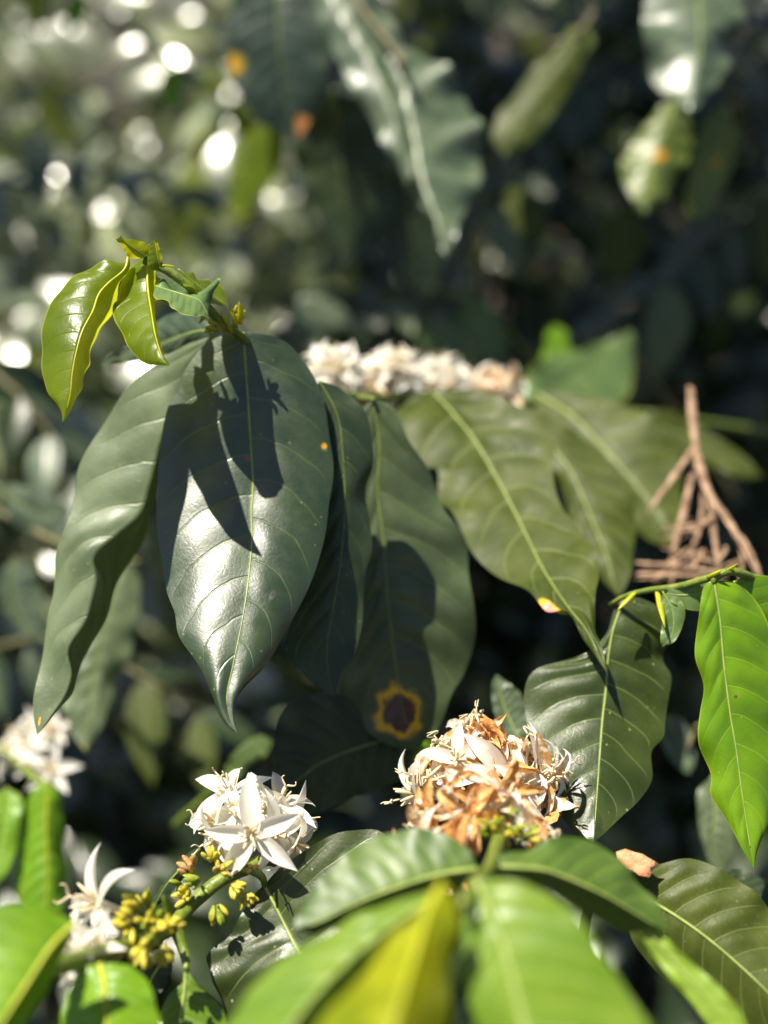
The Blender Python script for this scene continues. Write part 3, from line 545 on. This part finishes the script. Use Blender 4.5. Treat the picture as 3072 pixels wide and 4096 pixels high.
# ================================================================== 6 left lower branch with white flowers and yellow buds
WB = thing('coffee_branch', 'knobbly green coffee branch at the lower left carrying fresh white star flowers and yellow buds', 'branch', P(845, 3550, .370), 'coffee branches in view')
tube('stem', [P(1500, 3640, .43), P(1250, 3540, .405), P(1090, 3440, .385), P(985, 3475, .375), P(900, 3510, .37), P(845, 3548, .368), P(750, 3635, .362), P(690, 3705, .353), P(600, 3745, .34), P(450, 3800, .32), P(250, 3860, .295), P(-50, 3950, .27)], [.0015, .0019, .0022, .0024, .0025, .0025], M['stem'], WB, 12, 70)
for (x, y, d_, a, b, c_, s_) in ((1010, 3330, .365, .05, .1, 1, 1.25), (925, 3180, .385, -.3, .8, .5, 1.2), (1110, 3225, .385, .4, .9, .35, 1.15), (870, 3290, .38, -.9, .3, .5, 1.1), (960, 3260, .378, -.2, .5, .8, 1.1), (1080, 3330, .374, .7, 0, .7, 1.1),
                              (1040, 3250, .382, .1, .8, .6, 1.1), (880, 3350, .378, -.9, -.3, .5, 1.0), (1150, 3290, .384, 1, .2, .4, 1.1), (1180, 3370, .378, .9, -.5, .4, .9)):
    flower(WB, P(x, y, d_), CV(a, b, c_), s_*1.02, 'fresh', GC, spread=(.12 if c_ == 1 else None))
flower(WB, P(400, 3620, .335), CV(-.8, .35, .3), 1.3, 'fresh', GC, label='single white flower pointing away from the buds')
flower(WB, P(330, 3790, .315), CV(-.7, .1, .5), 1.0, 'fresh', GC); flower(WB, P(400, 3800, .318), CV(-.1, .5, .8), .9, 'fresh', GC, spread=1.0); flower(WB, P(270, 3800, .312), CV(-.8, -.3, .5), .9, 'fresh', GC); flower(WB, P(350, 3830, .312), CV(-.1, -.5, .8), .9, 'fresh', GC, spread=.8)
for (x, y, d_, a, b, c_, n, kk, s_) in ((850, 3450, .368, 0, 1, .4, 8, ('bud',), .95), (875, 3490, .364, .4, .6, .8, 7, ('bud', 'bud', 'budbrown'), .95), (775, 3490, .37, -.5, .7, .5, 6, ('budbrown',), 1.1), (760, 3580, .362, -.5, .3, .9, 8, ('bud',), .9), (935, 3540, .362, .7, -.2, .8, 9, ('bud',), 1.0),
                                     (980, 3580, .362, .9, -.3, .6, 5, ('bud',), .8), (865, 3620, .36, .1, -1, .5, 6, ('bud', 'budgreen'), 1.0), (730, 3540, .366, -1, .1, .4, 4, ('budbrown', 'budgreen'), .8), (800, 3530, .362, -.3, .2, 1, 5, ('budgreen',), .9), (1000, 3490, .368, .7, .6, .5, 4, ('budbrown', 'bud'), .8),
                                     (560, 3640, .335, -.4, .8, .6, 9, ('bud',), 1.05), (520, 3690, .33, -.7, .3, .8, 8, ('bud',), 1.05), (600, 3680, .33, 0, .4, 1, 7, ('bud', 'budgreen'), 1), (660, 3690, .33, .5, .3, .9, 9, ('bud',), 1.05), (570, 3790, .325, -.3, -.8, .6, 8, ('bud',), 1), (660, 3780, .325, .4, -.8, .6, 8, ('bud',), 1), (480, 3790, .322, -.4, -.2, .8, 6, ('bud', 'budbrown'), .9), (600, 3740, .322, .2, -.1, 1, 6, ('budgreen', 'bud'), 1)):
    buds(WB, P(x, y, d_), CV(a, b, c_), n, .38, kk, s_, GC)
for a, b in (((600, 3660), (590, 3550)), ((690, 3700), (650, 3580)), ((640, 3720), (520, 3720)), ((700, 3720), (660, 3640)), ((800, 3520), (730, 3500)), ((920, 3480), (1000, 3440))):
    spike(WB, P(*a, .34 if a[0] < 750 else .368), P(*b, .333 if a[0] < 750 else .366), .0018, 'budgreen')
leaf(WB, F_, [(1057, 3540), (1110, 3640), (1180, 3780), (1260, 3920), (1330, 4100), (1400, 4300)],
     [(1018, 3575), (987, 3620), (940, 3720), (888, 3778), (827, 3828), (850, 3890), (880, 3990), (920, 4150), (1150, 4290)],
     [(1122, 3474), (1224, 3406), (1308, 3347), (1400, 3322), (1530, 3330), (1640, 3480), (1680, 3700), (1650, 3950), (1550, 4180)],
     (372, 366, 358, 350, 342, 336), 'disc', dl=(0, 4, 6, 0), dr=(0, 8, 14, 12, 0), quilt=.0012, wave=.0022, rib=.0006, N=70, C=16, pet=[P(940, 3480, .37), P(1000, 3478, .368), P(1045, 3505, .368)], label='wavy edged olive leaf beside the white flowers')
leaf(WB, F_, [(745, 3870), (738, 3960), (722, 4080), (700, 4250), (690, 4400)], [(730, 3930), (670, 3990), (640, 4060), (600, 4200)], [(790, 3935), (860, 4000), (900, 4070), (880, 4250)], (345, 340, 335, 330), 'green', quilt=.0008, rib=.0007, N=40, C=10, pet=[P(700, 3700, .352), P(730, 3780, .35), P(745, 3840, .347)], label='leaf on a long pale petiole at the bottom edge')
leaf(WB, F_, [(400, 3855), (420, 3950), (430, 4080), (440, 4250)], [(320, 3880), (275, 3950), (245, 4050), (260, 4180)], [(500, 3855), (580, 3910), (615, 4000), (640, 4120), (560, 4220)], (302, 294, 286, 280), 'lime', dr=(0, 5, 5, 0), dl=(0, 5, 5, 0), quilt=.0008, rib=.0008, ribmat='riby', N=40, C=10, label='bright green leaf with a yellow midrib at the bottom edge')
leaf(WB, F_, [(300, 3695), (210, 3780), (110, 3930), (0, 4100), (-150, 4350)], [(240, 3655), (130, 3625), (0, 3625), (-120, 3720), (-250, 4000)], [(250, 3830), (195, 3950), (120, 4070), (30, 4220)], (282, 272, 262, 255), 'lime', dr=(0, 6, 8, 0), dl=(0, 5, 7, 0), quilt=.0008, rib=.0008, ribmat='riby', N=40, C=10, label='bright green leaf in the lower left corner')
leaf(WB, F_, [(680, 3800), (640, 3860), (600, 3930), (590, 4010)], [(620, 3800), (560, 3850), (540, 3920), (560, 3980)], [(690, 3840), (675, 3920), (630, 3985)], (352, 348, 344), 'dark', quilt=.0004, ribmat='riby', N=30, C=7, label='small dark leaf with a yellow midrib')
leaf(WB, F_, [(800, 3395), (720, 3480), (660, 3550), (610, 3640)], [(770, 3400), (690, 3480), (640, 3560)], [(800, 3430), (730, 3520), (670, 3590)], (400, 402, 404), 'dark', dl=(0, 12, 0), quilt=.0004, N=30, C=6, label='thin dark leaf seen edge on')
# ================================================================== 7 dry twig and flake
TW = thing('dry_twig', 'dry reddish brown forked twig caught upright among the olive leaves', 'twig', P(2990, 2290, .47))
tw = [([(1490, 840, .55), (1500, 960, .53), (1530, 1060, .51), (1580, 1140, .49), (1640, 1250, .47)], .0034), ([(1500, 965, .53), (1460, 1030, .52), (1395, 1112, .51)], .0022), ([(1497, 1000, .53), (1478, 1100, .515), (1440, 1235, .50)], .0024), ([(1520, 1050, .52), (1508, 1140, .51), (1480, 1230, .50)], .002), ([(1530, 1060, .51), (1540, 1160, .50), (1560, 1250, .49)], .0024),
      ([(1580, 1140, .49), (1600, 1200, .485), (1600, 1262, .48)], .0022), ([(1570, 1250, .485), (1450, 1245, .49), (1310, 1240, .50)], .0022), ([(1560, 1235, .485), (1450, 1222, .49), (1335, 1212, .50)], .002), ([(1550, 1215, .49), (1500, 1205, .495), (1425, 1185, .505)], .002), ([(1600, 1160, .49), (1625, 1200, .48), (1650, 1262, .475)], .002), ([(1500, 1180, .50), (1470, 1200, .50), (1400, 1262, .50)], .0018)]
gt = random.Random(77)
for k in range(34):
    a_ = gt.choice([(1540, 1120, .50), (1570, 1180, .49), (1490, 1120, .51), (1600, 1210, .485), (1520, 1190, .495), (1460, 1215, .495)])
    b_ = (a_[0]+gt.uniform(-120, 50), a_[1]+gt.uniform(20, 75), a_[2]+gt.uniform(-.01, .015))
    tw.append(([a_, ((a_[0]+b_[0])/2+gt.uniform(-12, 12), (a_[1]+b_[1])/2+gt.uniform(-12, 12), (a_[2]+b_[2])/2), b_], gt.uniform(.0007, .0013)))
for i, (pp, r) in enumerate(tw):
    pp = [(q[0]+gt.uniform(-4, 4), q[1]+gt.uniform(-4, 4), q[2]+.03+gt.uniform(-.002, .002)) for q in pp]; r = r*.78
    tube('stalk' if i == 0 else 'side_shoot', [P(*q) for q in tf(D, pp)], [r*.6*gt.uniform(.9, 1.2), r, r*.7, r*1.05, r*.75, r*.85, r*.5, r*.12], M['twig'], TW, 8, 26, flat=.6)
def flake(name, label, c_, cam_r, mat, nrm):
    V = []; F = []; n = 14; g = random.Random(5)
    V.append(np.zeros(3))
    for ring in (0.5, 1):
        for i in range(n):
            r = ring*cam_r*g.uniform(.75, 1.2); a = 6.283*i/n; V.append(np.array([r*1.35*math.cos(a), r*.8*math.sin(a), g.uniform(-.15, .25)*cam_r]))
    F = [(0, 1+i, 1+(i+1) % n) for i in range(n)]+[(1+i, 1+n+i, 1+n+(i+1) % n, 1+(i+1) % n) for i in range(n)]
    B_ = basis(CV(1, -.3, .1), nrm); B_ = np.stack([B_[:, 1], -B_[:, 0], B_[:, 2]], 1)
    o = mesh(name, np.array(V) @ B_.T+c_, F, M[mat], None, loc=c_); tag(o, label, 'petal'); m_ = o.modifiers.new('thickness', 'SOLIDIFY'); m_.thickness = .0003; return o
flake('dried_petal', 'crumpled orange brown dried petal lying on the olive leaf at the lower right', P(2545, 3455, .362), .0048, 'fleck', CV(0, .8, .8))
# ================================================================== 8 background branches traced from the picture
def bgbranch(label, stem, r, mat='stemdark'):
    o = thing('coffee_branch', label, 'branch', P(*stem[0]), 'coffee branches in view')
    tube('stem', [P(*q) for q in stem], [r, r*.6], M[mat], o, 8, 24); return o
B1 = bgbranch('blurred branch at the top centre with two large sunlit wavy leaves hanging', [(1500, -900, .85), (1400, -300, .78), (1400, -50, .74), (1570, 190, .72), (1620, 260, .70)], .004)
leaf(B1, D, [(700, -70), (750, 40), (800, 130), (850, 250), (882, 400)], [(670, -20), (700, 70), (750, 170), (800, 260), (850, 350)], [(780, -40), (850, 60), (880, 150), (895, 260), (895, 350)], (740, 725, 710, 700), 'sheen', dl=(0, 8, 8, 0), dr=(0, 14, 14, 0), quilt=.0012, wave=.005, N=50, C=12, label='upper sunlit leaf')
leaf(B1, D, [(850, 100), (878, 200), (893, 300), (912, 400), (945, 480), (965, 556)], [(835, 150), (855, 250), (878, 340), (915, 430), (940, 500)], [(920, 115), (985, 175), (1028, 255), (1042, 340), (1028, 420), (990, 480), (978, 530)], (725, 712, 700, 688, 676), 'sheen', dl=(0, 10, 10, 0), dr=(0, 16, 18, 0), quilt=.0012, wave=.006, wf=9, N=50, C=12, label='lower sunlit leaf with a scalloped edge')
B2 = bgbranch('blurred branch at the top left of centre with dark drooping leaves rusty at their margins', [(1000, -900, .9), (1050, -400, .82), (1090, -100, .78), (1250, 200, .80), (1350, 300, .82)], .004)
leaf(B2, D, [(600, -90), (600, 0), (605, 100), (615, 200), (640, 300)], [(520, -40), (492, 60), (500, 150), (530, 220), (580, 275)], [(690, -40), (716, 70), (702, 165), (680, 235), (655, 285)], (780, 775, 775, 780, 785), 'sick', dl=(0, -4, -4, 0), quilt=.001, wave=.002, N=50, C=10, label='dark leaf with rusty orange margin')
leaf(B2, D, [(590, 270), (560, 340), (530, 400), (508, 458)], [(540, 280), (505, 340), (495, 410)], [(610, 290), (608, 350), (570, 410)], (800, 800, 800), 'young', N=30, C=7, rib=0, label='yellow green leaf glowing in the sun')
leaf(B2, D, [(720, 190), (730, 300), (740, 420), (748, 578)], [(650, 240), (635, 350), (680, 450), (720, 530)], [(810, 240), (868, 350), (848, 450), (800, 530)], (820, 840, 850, 860), 'dark', dl=(0, 10, 0), dr=(0, 10, 0), quilt=.001, wave=.003, N=40, C=9, label='broad dark leaf in shade')
leaf(B2, D, [(880, 380), (890, 480), (900, 580), (905, 680)], [(840, 430), (835, 530), (870, 620)], [(930, 430), (960, 520), (940, 620)], (860, 870, 880), 'dark', N=30, C=7, label='narrow dark leaf in shade')
B3 = bgbranch('blurred branch behind the top centre with narrow pale slanting leaves', [(2700, -700, 1.0), (2500, -200, .90), (2330, 120, .83), (2200, 180, .82)], .004)
leaf(B3, D, [(1245, 85), (1200, 140), (1150, 220), (1110, 290), (1088, 335)], [(1190, 110), (1120, 190), (1075, 250), (1062, 300)], [(1260, 130), (1220, 210), (1180, 270), (1130, 320)], (815, 805, 795), 'olive2', quilt=.002, wave=.003, N=34, C=8, dl=(0, 10, 0), label='pale slanting leaf')
leaf(B3, D, [(1270, 60), (1240, 90), (1230, 120), (1210, 160)], [(1230, 60), (1215, 90), (1200, 130)], [(1285, 90), (1270, 110), (1240, 150)], (830, 830, 825), 'worn', N=24, C=6, rib=0)
leaf(B3, D, [(1100, 400), (1130, 450), (1160, 490), (1170, 520)], [(1085, 440), (1110, 490), (1140, 515)], [(1140, 410), (1175, 460), (1185, 500)], (830, 830, 830), 'olive2', N=24, C=6, rib=0)
B4 = bgbranch('blurred branch in the top right corner with a broad pale leaf browned at its tip', [(2900, -900, .85), (2800, -400, .8), (2750, -120, .76), (2900, 300, .76), (2950, 500, .78)], .004)
leaf(B4, D, [(1505, -80), (1510, 0), (1512, 90), (1505, 170), (1490, 243)], [(1410, -40), (1388, 50), (1395, 110), (1410, 170), (1450, 212)], [(1590, -40), (1600, 40), (1590, 100), (1560, 160), (1520, 215)], (760, 740, 725, 715), 'sheen', dl=(0, 8, 10, 0), dr=(0, 14, 18, 0), quilt=.0012, wave=.005, N=50, C=12, label='broad pale leaf with brown tip')
leaf(B4, D, [(1460, 210), (1430, 290), (1410, 370), (1392, 462)], [(1400, 260), (1355, 330), (1340, 370), (1365, 430)], [(1490, 260), (1490, 330), (1450, 400), (1420, 445)], (800, 790, 780), 'worn', quilt=.002, wave=.003, N=34, C=8, dl=(0, 12, 0), dr=(0, 12, 0), label='leaf blotched with orange')
leaf(B4, D, [(1590, 225), (1560, 300), (1530, 380), (1500, 475)], [(1530, 250), (1500, 320), (1485, 400), (1480, 450)], [(1600, 270), (1590, 330), (1565, 400), (1530, 460)], (800, 800, 800), 'worn', quilt=.002, N=34, C=8, dl=(0, -10, 0), dr=(0, 14, 0), label='yellow green folded leaf with an orange patch')
leaf(B4, D, [(1340, 450), (1345, 500), (1340, 560), (1335, 605)], [(1300, 480), (1290, 540), (1315, 590)], [(1385, 480), (1385, 540), (1365, 590)], (1000, 1000, 1000), 'olive2', N=24, C=6, rib=0, label='small olive leaf')
B5 = bgbranch('blurred branch right of centre with bright green leaves above the olive ones', [(2950, 2000, .93), (2700, 1650, .90), (2560, 1450, .87), (2450, 1360, .85)], .003)
leaf(B5, D, [(1365, 715), (1310, 760), (1240, 810), (1180, 850), (1120, 880)], [(1300, 740), (1240, 760), (1205, 730), (1190, 770), (1140, 800)], [(1370, 780), (1350, 860), (1260, 900), (1180, 900)], (850, 840, 830), 'pale', quilt=.002, wave=.004, N=36, C=8, label='bright green leaf')
leaf(B5, D, [(1200, 700), (1210, 740), (1190, 790), (1150, 830)], [(1180, 720), (1170, 770), (1140, 810)], [(1225, 720), (1230, 770), (1200, 820)], (840, 840, 840), 'lime', N=24, C=6, rib=0)
B6 = bgbranch('blurred branch above the flower row with a few soft green leaves', [(2300, 1600, 1.05), (2050, 1350, 1.0), (1900, 1200, .98), (1700, 1150, .96)], .003, 'stem')
leaf(B6, D, [(1010, 640), (1040, 690), (1050, 730), (1090, 770)], [(990, 690), (1000, 730), (1040, 770)], [(1050, 650), (1080, 700), (1095, 740)], (980, 980, 980), 'pale', quilt=.002, N=24, C=6, label='soft green leaf')
leaf(B6, D, [(1010, 760), (970, 750), (930, 740), (900, 730)], [(990, 735), (950, 715), (920, 715)], [(1000, 790), (960, 785), (920, 760)], (970, 970, 970), 'pale', N=24, C=6, rib=0)
leaf(B6, D, [(640, 650), (680, 660), (720, 680), (760, 700)], [(660, 640), (710, 645), (745, 670)], [(650, 690), (690, 710), (730, 715)], (960, 960, 960), 'sheen', quilt=.002, N=24, C=6)
B7 = bgbranch('blurred low branch at the left edge with bright upright lime leaves', [(-200, 2900, .62), (0, 3000, .6), (150, 3120, .58), (200, 3150, .57)], .003, 'stem')
leaf(B7, F_, [(190, 3120), (185, 3300), (190, 3480), (180, 3700)], [(120, 3180), (80, 3350), (60, 3520), (90, 3650)], [(240, 3180), (255, 3330), (265, 3500), (240, 3640)], (560, 550, 540), 'lime', dl=(0, 6, 0), dr=(0, 12, 0), quilt=.002, N=40, C=8, ribmat='riby', label='lime leaf with a ridged surface')
leaf(B7, F_, [(30, 3150), (20, 3280), (0, 3420), (-30, 3560)], [(-60, 3200), (-90, 3350), (-80, 3480)], [(90, 3200), (75, 3330), (40, 3470)], (560, 550, 540), 'lime', quilt=.002, N=30, C=7, label='lime leaf cut by the left edge')
flower_row(B7, [P(0, 3060, .60), P(110, 3030, .60), P(190, 3090, .59)], 5, .006, 'fresh', 1.1, GB)
B8 = bgbranch('blurred branch behind the long pale grey leaf with greyish hanging leaves', [(-300, 1900, .75), (0, 2050, .7), (300, 2200, .66), (560, 2250, .64)], .003)
leaf(B8, F_, [(500, 2230), (440, 2450), (380, 2700), (345, 3010)], [(400, 2300), (310, 2500), (240, 2750), (290, 2930)], [(560, 2330), (540, 2550), (440, 2800), (400, 2920)], (620, 610, 600, 590), 'side', quilt=.002, wave=.003, N=40, C=9, dr=(0, 8, 0), label='large grey green leaf')
leaf(B8, F_, [(0, 1960), (90, 2020), (180, 2060), (290, 2050)], [(40, 1940), (140, 1950), (230, 1990)], [(50, 2090), (140, 2150), (230, 2110)], (680, 680, 680), 'sheen', quilt=.002, N=30, C=7)
leaf(B8, F_, [(60, 2230), (50, 2350), (90, 2480), (160, 2560)], [(0, 2300), (10, 2430), (90, 2530)], [(120, 2270), (170, 2380), (180, 2480)], (680, 680, 680), 'sheen', quilt=.002, N=30, C=7)
flower_row(B8, [P(90, 2950, .62), P(160, 2930, .62), P(240, 2950, .62)], 5, .005, 'fresh', 1.0, GB)
B9 = bgbranch('low blurred sprig with one slim light green leaf above the white flowers', [(700, 3300, .60), (880, 3130, .57), (920, 3080, .56)], .002, 'stem')
leaf(B9, F_, [(905, 3110), (960, 3050), (1020, 3000), (1090, 2950)], [(905, 3060), (960, 2990), (1030, 2945)], [(950, 3110), (1010, 3050), (1070, 3010)], (560, 555, 550), 'pale', N=30, C=7, rib=.0005, label='slim light green leaf')
B10 = bgbranch('blurred branch low at the right edge with small shaded leaves and a yellowed one', [(3300, 2900, .6), (3000, 2850, .58), (2800, 2900, .56), (2750, 3000, .55)], .002)
leaf(B10, F_, [(2850, 3100), (2860, 3240), (2850, 3380), (2900, 3520)], [(2790, 3180), (2800, 3320), (2840, 3450)], [(2920, 3170), (2935, 3320), (2930, 3450)], (520, 515, 510), 'side', quilt=.0015, N=34, C=8, label='hanging grey green leaf')
leaf(B10, F_, [(2660, 2860), (2700, 2930), (2730, 3010), (2760, 3100)], [(2640, 2920), (2660, 3000), (2710, 3070)], [(2720, 2870), (2770, 2950), (2780, 3040)], (560, 555, 550), 'sheen', quilt=.0015, N=28, C=7)
leaf(B10, F_, [(2780, 3540), (2850, 3520), (2950, 3560), (3090, 3650)], [(2850, 3480), (2960, 3480), (3080, 3540)], [(2830, 3580), (2930, 3640), (3040, 3700)], (440, 436, 432), 'dark', quilt=.0012, N=34, C=8, label='dark leaf low at the edge')
# ================================================================== 9 bushes and random branches behind
gnd = mesh('ground', [(x, y, .0) for y in (-30, 60) for x in (-45, 45)], [(0, 1, 3, 2)], M['soil'], smooth=False); gnd['kind'] = 'structure'
def bush(label, c_, rad, n, lmin, lmax, seed, mat='wall', hollow=.45, trunk=True):
    g = np.random.default_rng(seed); c_ = np.array(c_, float); rad = np.array(rad, float)
    o = thing('coffee_bush', label, 'bush', (c_[0], c_[1], 0), 'coffee bushes behind the branches')
    it = []
    for i in range(n):
        v = g.normal(size=3); v /= np.linalg.norm(v); r = hollow+(1-hollow)*g.random()**.6
        r *= 1+.16*math.sin(v[0]*7+seed)*math.cos(v[2]*6+seed)
        p = c_+v*rad*r
        if p[2] < .06: continue
        ax = v*np.array([1, 1, .3])+g.normal(size=3)*.5+np.array([0, 0, -.55]); nm = v*.5+np.array([-.18, -.25, .75])+g.normal(size=3)*.30
        it.append((p, ax, nm, g.uniform(lmin, lmax)))
    foliage_mesh('foliage', it, M[mat], o)
    V = []; F = []
    for k in range(7):
        a = 6.28*k/7+g.uniform(-.3, .3); top = c_+np.array([math.cos(a), math.sin(a), .5])*rad*.7
        p = cat([(c_[0]+.02*math.cos(a), c_[1]+.02*math.sin(a), .1+.1*k), (c_[0]*.5+top[0]*.5, c_[1]*.5+top[1]*.5, (c_[2]+top[2])/2), top], 12)
        v, f = tube_vf(p, [.009, .003], 6, len(V)); V += v; F += f
    mesh('limbs', V, F, M['bark'], o)
    tube('trunk', [(c_[0], c_[1], -.05), (c_[0]+.02, c_[1], c_[2]*.6), (c_[0], c_[1], c_[2]*1.3)], [.03, .022, .01], M['bark'], o, 10, 12)
    return o
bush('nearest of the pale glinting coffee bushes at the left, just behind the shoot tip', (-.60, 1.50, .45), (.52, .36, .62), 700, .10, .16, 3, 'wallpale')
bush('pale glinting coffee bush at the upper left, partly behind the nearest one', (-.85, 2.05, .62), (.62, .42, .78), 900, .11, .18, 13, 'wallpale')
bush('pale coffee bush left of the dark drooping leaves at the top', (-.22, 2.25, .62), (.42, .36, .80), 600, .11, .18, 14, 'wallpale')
bush('coffee bush straight behind the dark drooping leaves at the top centre', (.22, 1.95, .85), (.42, .40, .95), 1000, .09, .15, 4)
bush('coffee bush in the dark area on the upper right behind the pale corner leaf', (.88, 1.8, .8), (.48, .42, .9), 1100, .09, .15, 5)
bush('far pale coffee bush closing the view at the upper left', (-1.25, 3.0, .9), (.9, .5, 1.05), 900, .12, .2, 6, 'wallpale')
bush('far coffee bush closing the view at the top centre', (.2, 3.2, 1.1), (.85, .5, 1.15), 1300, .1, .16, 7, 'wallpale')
bush('far coffee bush closing the view at the upper right', (1.6, 3.0, 1.1), (.85, .5, 1.2), 1300, .1, .16, 8)
bush('low coffee bush in the shade under the hanging leaves at the left', (-.32, 1.02, .38), (.36, .33, .42), 700, .08, .13, 9)
bush('low coffee bush in the shade under the olive leaves at the right', (.34, 1.08, .36), (.38, .33, .42), 700, .08, .13, 10)

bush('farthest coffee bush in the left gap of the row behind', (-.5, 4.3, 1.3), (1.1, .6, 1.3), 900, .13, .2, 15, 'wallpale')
bush('farthest coffee bush in the right gap of the row behind', (1.0, 4.4, 1.3), (1.1, .6, 1.3), 900, .13, .2, 16)
def sprig(label, p0, p1, n, L, mats, seed, sag=.04, r=.003):
    g = random.Random(seed); a = P(*p0); b = P(*p1); mid = (a+b)/2+np.array([0, 0, sag])
    o = thing('coffee_branch', label, 'branch', a, 'coffee branches in view'); pts = cat([a, mid, b], n+2)
    tube('stem', pts, [r, r*.5], M['stemdark'], o, 8)
    d_ = (b-a)/np.linalg.norm(b-a); sd = np.cross(d_, [0, 0, 1.0]); sd /= np.linalg.norm(sd)
    for i in range(1, n+2):
        for sg in (-1, 1):
            if i == n+1 and sg < 0: ax = d_+np.array([0, 0, -.3])
            else: ax = d_*.55+sd*sg*g.uniform(.6, 1.1)+np.array([0, 0, g.uniform(-.9, -.1)])
            nm = np.array([g.uniform(-.5, .2), g.uniform(-.9, -.1), 1.0])
            put_leaf(o, pts[i], ax, nm, L*g.uniform(.7, 1.1), g.choice(mats), g.randrange(6))
sprig('blurred sprig of yellow green leaves glowing at the upper left', (-200, -100, 1.25), (900, 420, 1.1), 5, .06, ('young', 'worn', 'lime'), 1)
sprig('blurred sprig of pale leaves crossing behind the shoot tip at the left', (-300, 900, 1.15), (700, 760, 1.05), 5, .07, ('side', 'sheen', 'worn'), 2)
sprig('blurred sprig of dark leaves at mid height on the left edge', (-300, 1500, .85), (330, 1900, .80), 4, .08, ('dark', 'sheen', 'dark'), 3)
sprig('blurred sprig with green leaves in the dark gap right of the pale top leaves', (2500, 200, 1.35), (1850, 980, 1.2), 6, .09, ('olive2', 'dark', 'side'), 4)
sprig('blurred sprig of dark leaves by the right edge above the dry twig', (3400, 700, 1.15), (2550, 1260, 1.05), 6, .10, ('dark', 'olive2', 'dark', 'side', 'worn'), 5)
sprig('blurred sprig above the row of white flowers', (1000, 1450, 1.05), (1700, 1250, 1.0), 5, .08, ('side', 'olive2', 'dark'), 6)
sprig('blurred sprig low on the left between the hanging leaves and the lime ones', (-200, 2650, .85), (800, 2850, .78), 4, .07, ('dark', 'dark', 'olive2'), 7)

def added_shade_caster(label, trunk, lobes, seed):  # unseen crowns above the view, added to keep sun off parts of the background
    g = np.random.default_rng(seed); o = thing('added_shade_caster', label, 'tree', (trunk[0], trunk[1], 0), 'unseen trees added to shade the coffee')
    it = []; V = []; F = []
    for (c_, rad, n) in lobes:
        c_ = np.array(c_); rad = np.array(rad)
        for i in range(n):
            v = g.normal(size=3); v /= np.linalg.norm(v); p = c_+v*rad*g.random()**.4
            it.append((p, g.normal(size=3)*np.array([1, 1, .3]), np.array([0, 0, 1])+g.normal(size=3)*.35, g.uniform(.12, .2)))
        v, f = tube_vf(cat([(trunk[0], trunk[1], 2.0), ((trunk[0]+c_[0])/2, (trunk[1]+c_[1])/2, c_[2]), tuple(c_)], 12), [.05, .02, .01], 8, len(V)); V += v; F += f
    foliage_mesh('crown', it, M['wall'], o); mesh('limbs', V, F, M['bark'], o)
    tube('trunk', [(trunk[0], trunk[1], -.1), (trunk[0]+.03, trunk[1], 1.4), (trunk[0], trunk[1], 2.6), (trunk[0], trunk[1], 3.4)], [.11, .08, .05], M['bark'], o, 12, 14)
added_shade_caster('unseen tree added so its crown keeps the low coffee foliage dark', (-2.6, 1.3), [((-.30, 1.17, 2.7), (.85, .22, .25), 900), ((-1.25, 1.08, 2.7), (.5, .2, .2), 260)], 31)
added_shade_caster('unseen tree added to darken the coffee bushes at the upper right', (2.9, 2.3), [((-.05, 1.75, 3.0), (.95, .35, .25), 620), ((.3, 2.9, 3.2), (1.1, .5, .3), 450)], 32)
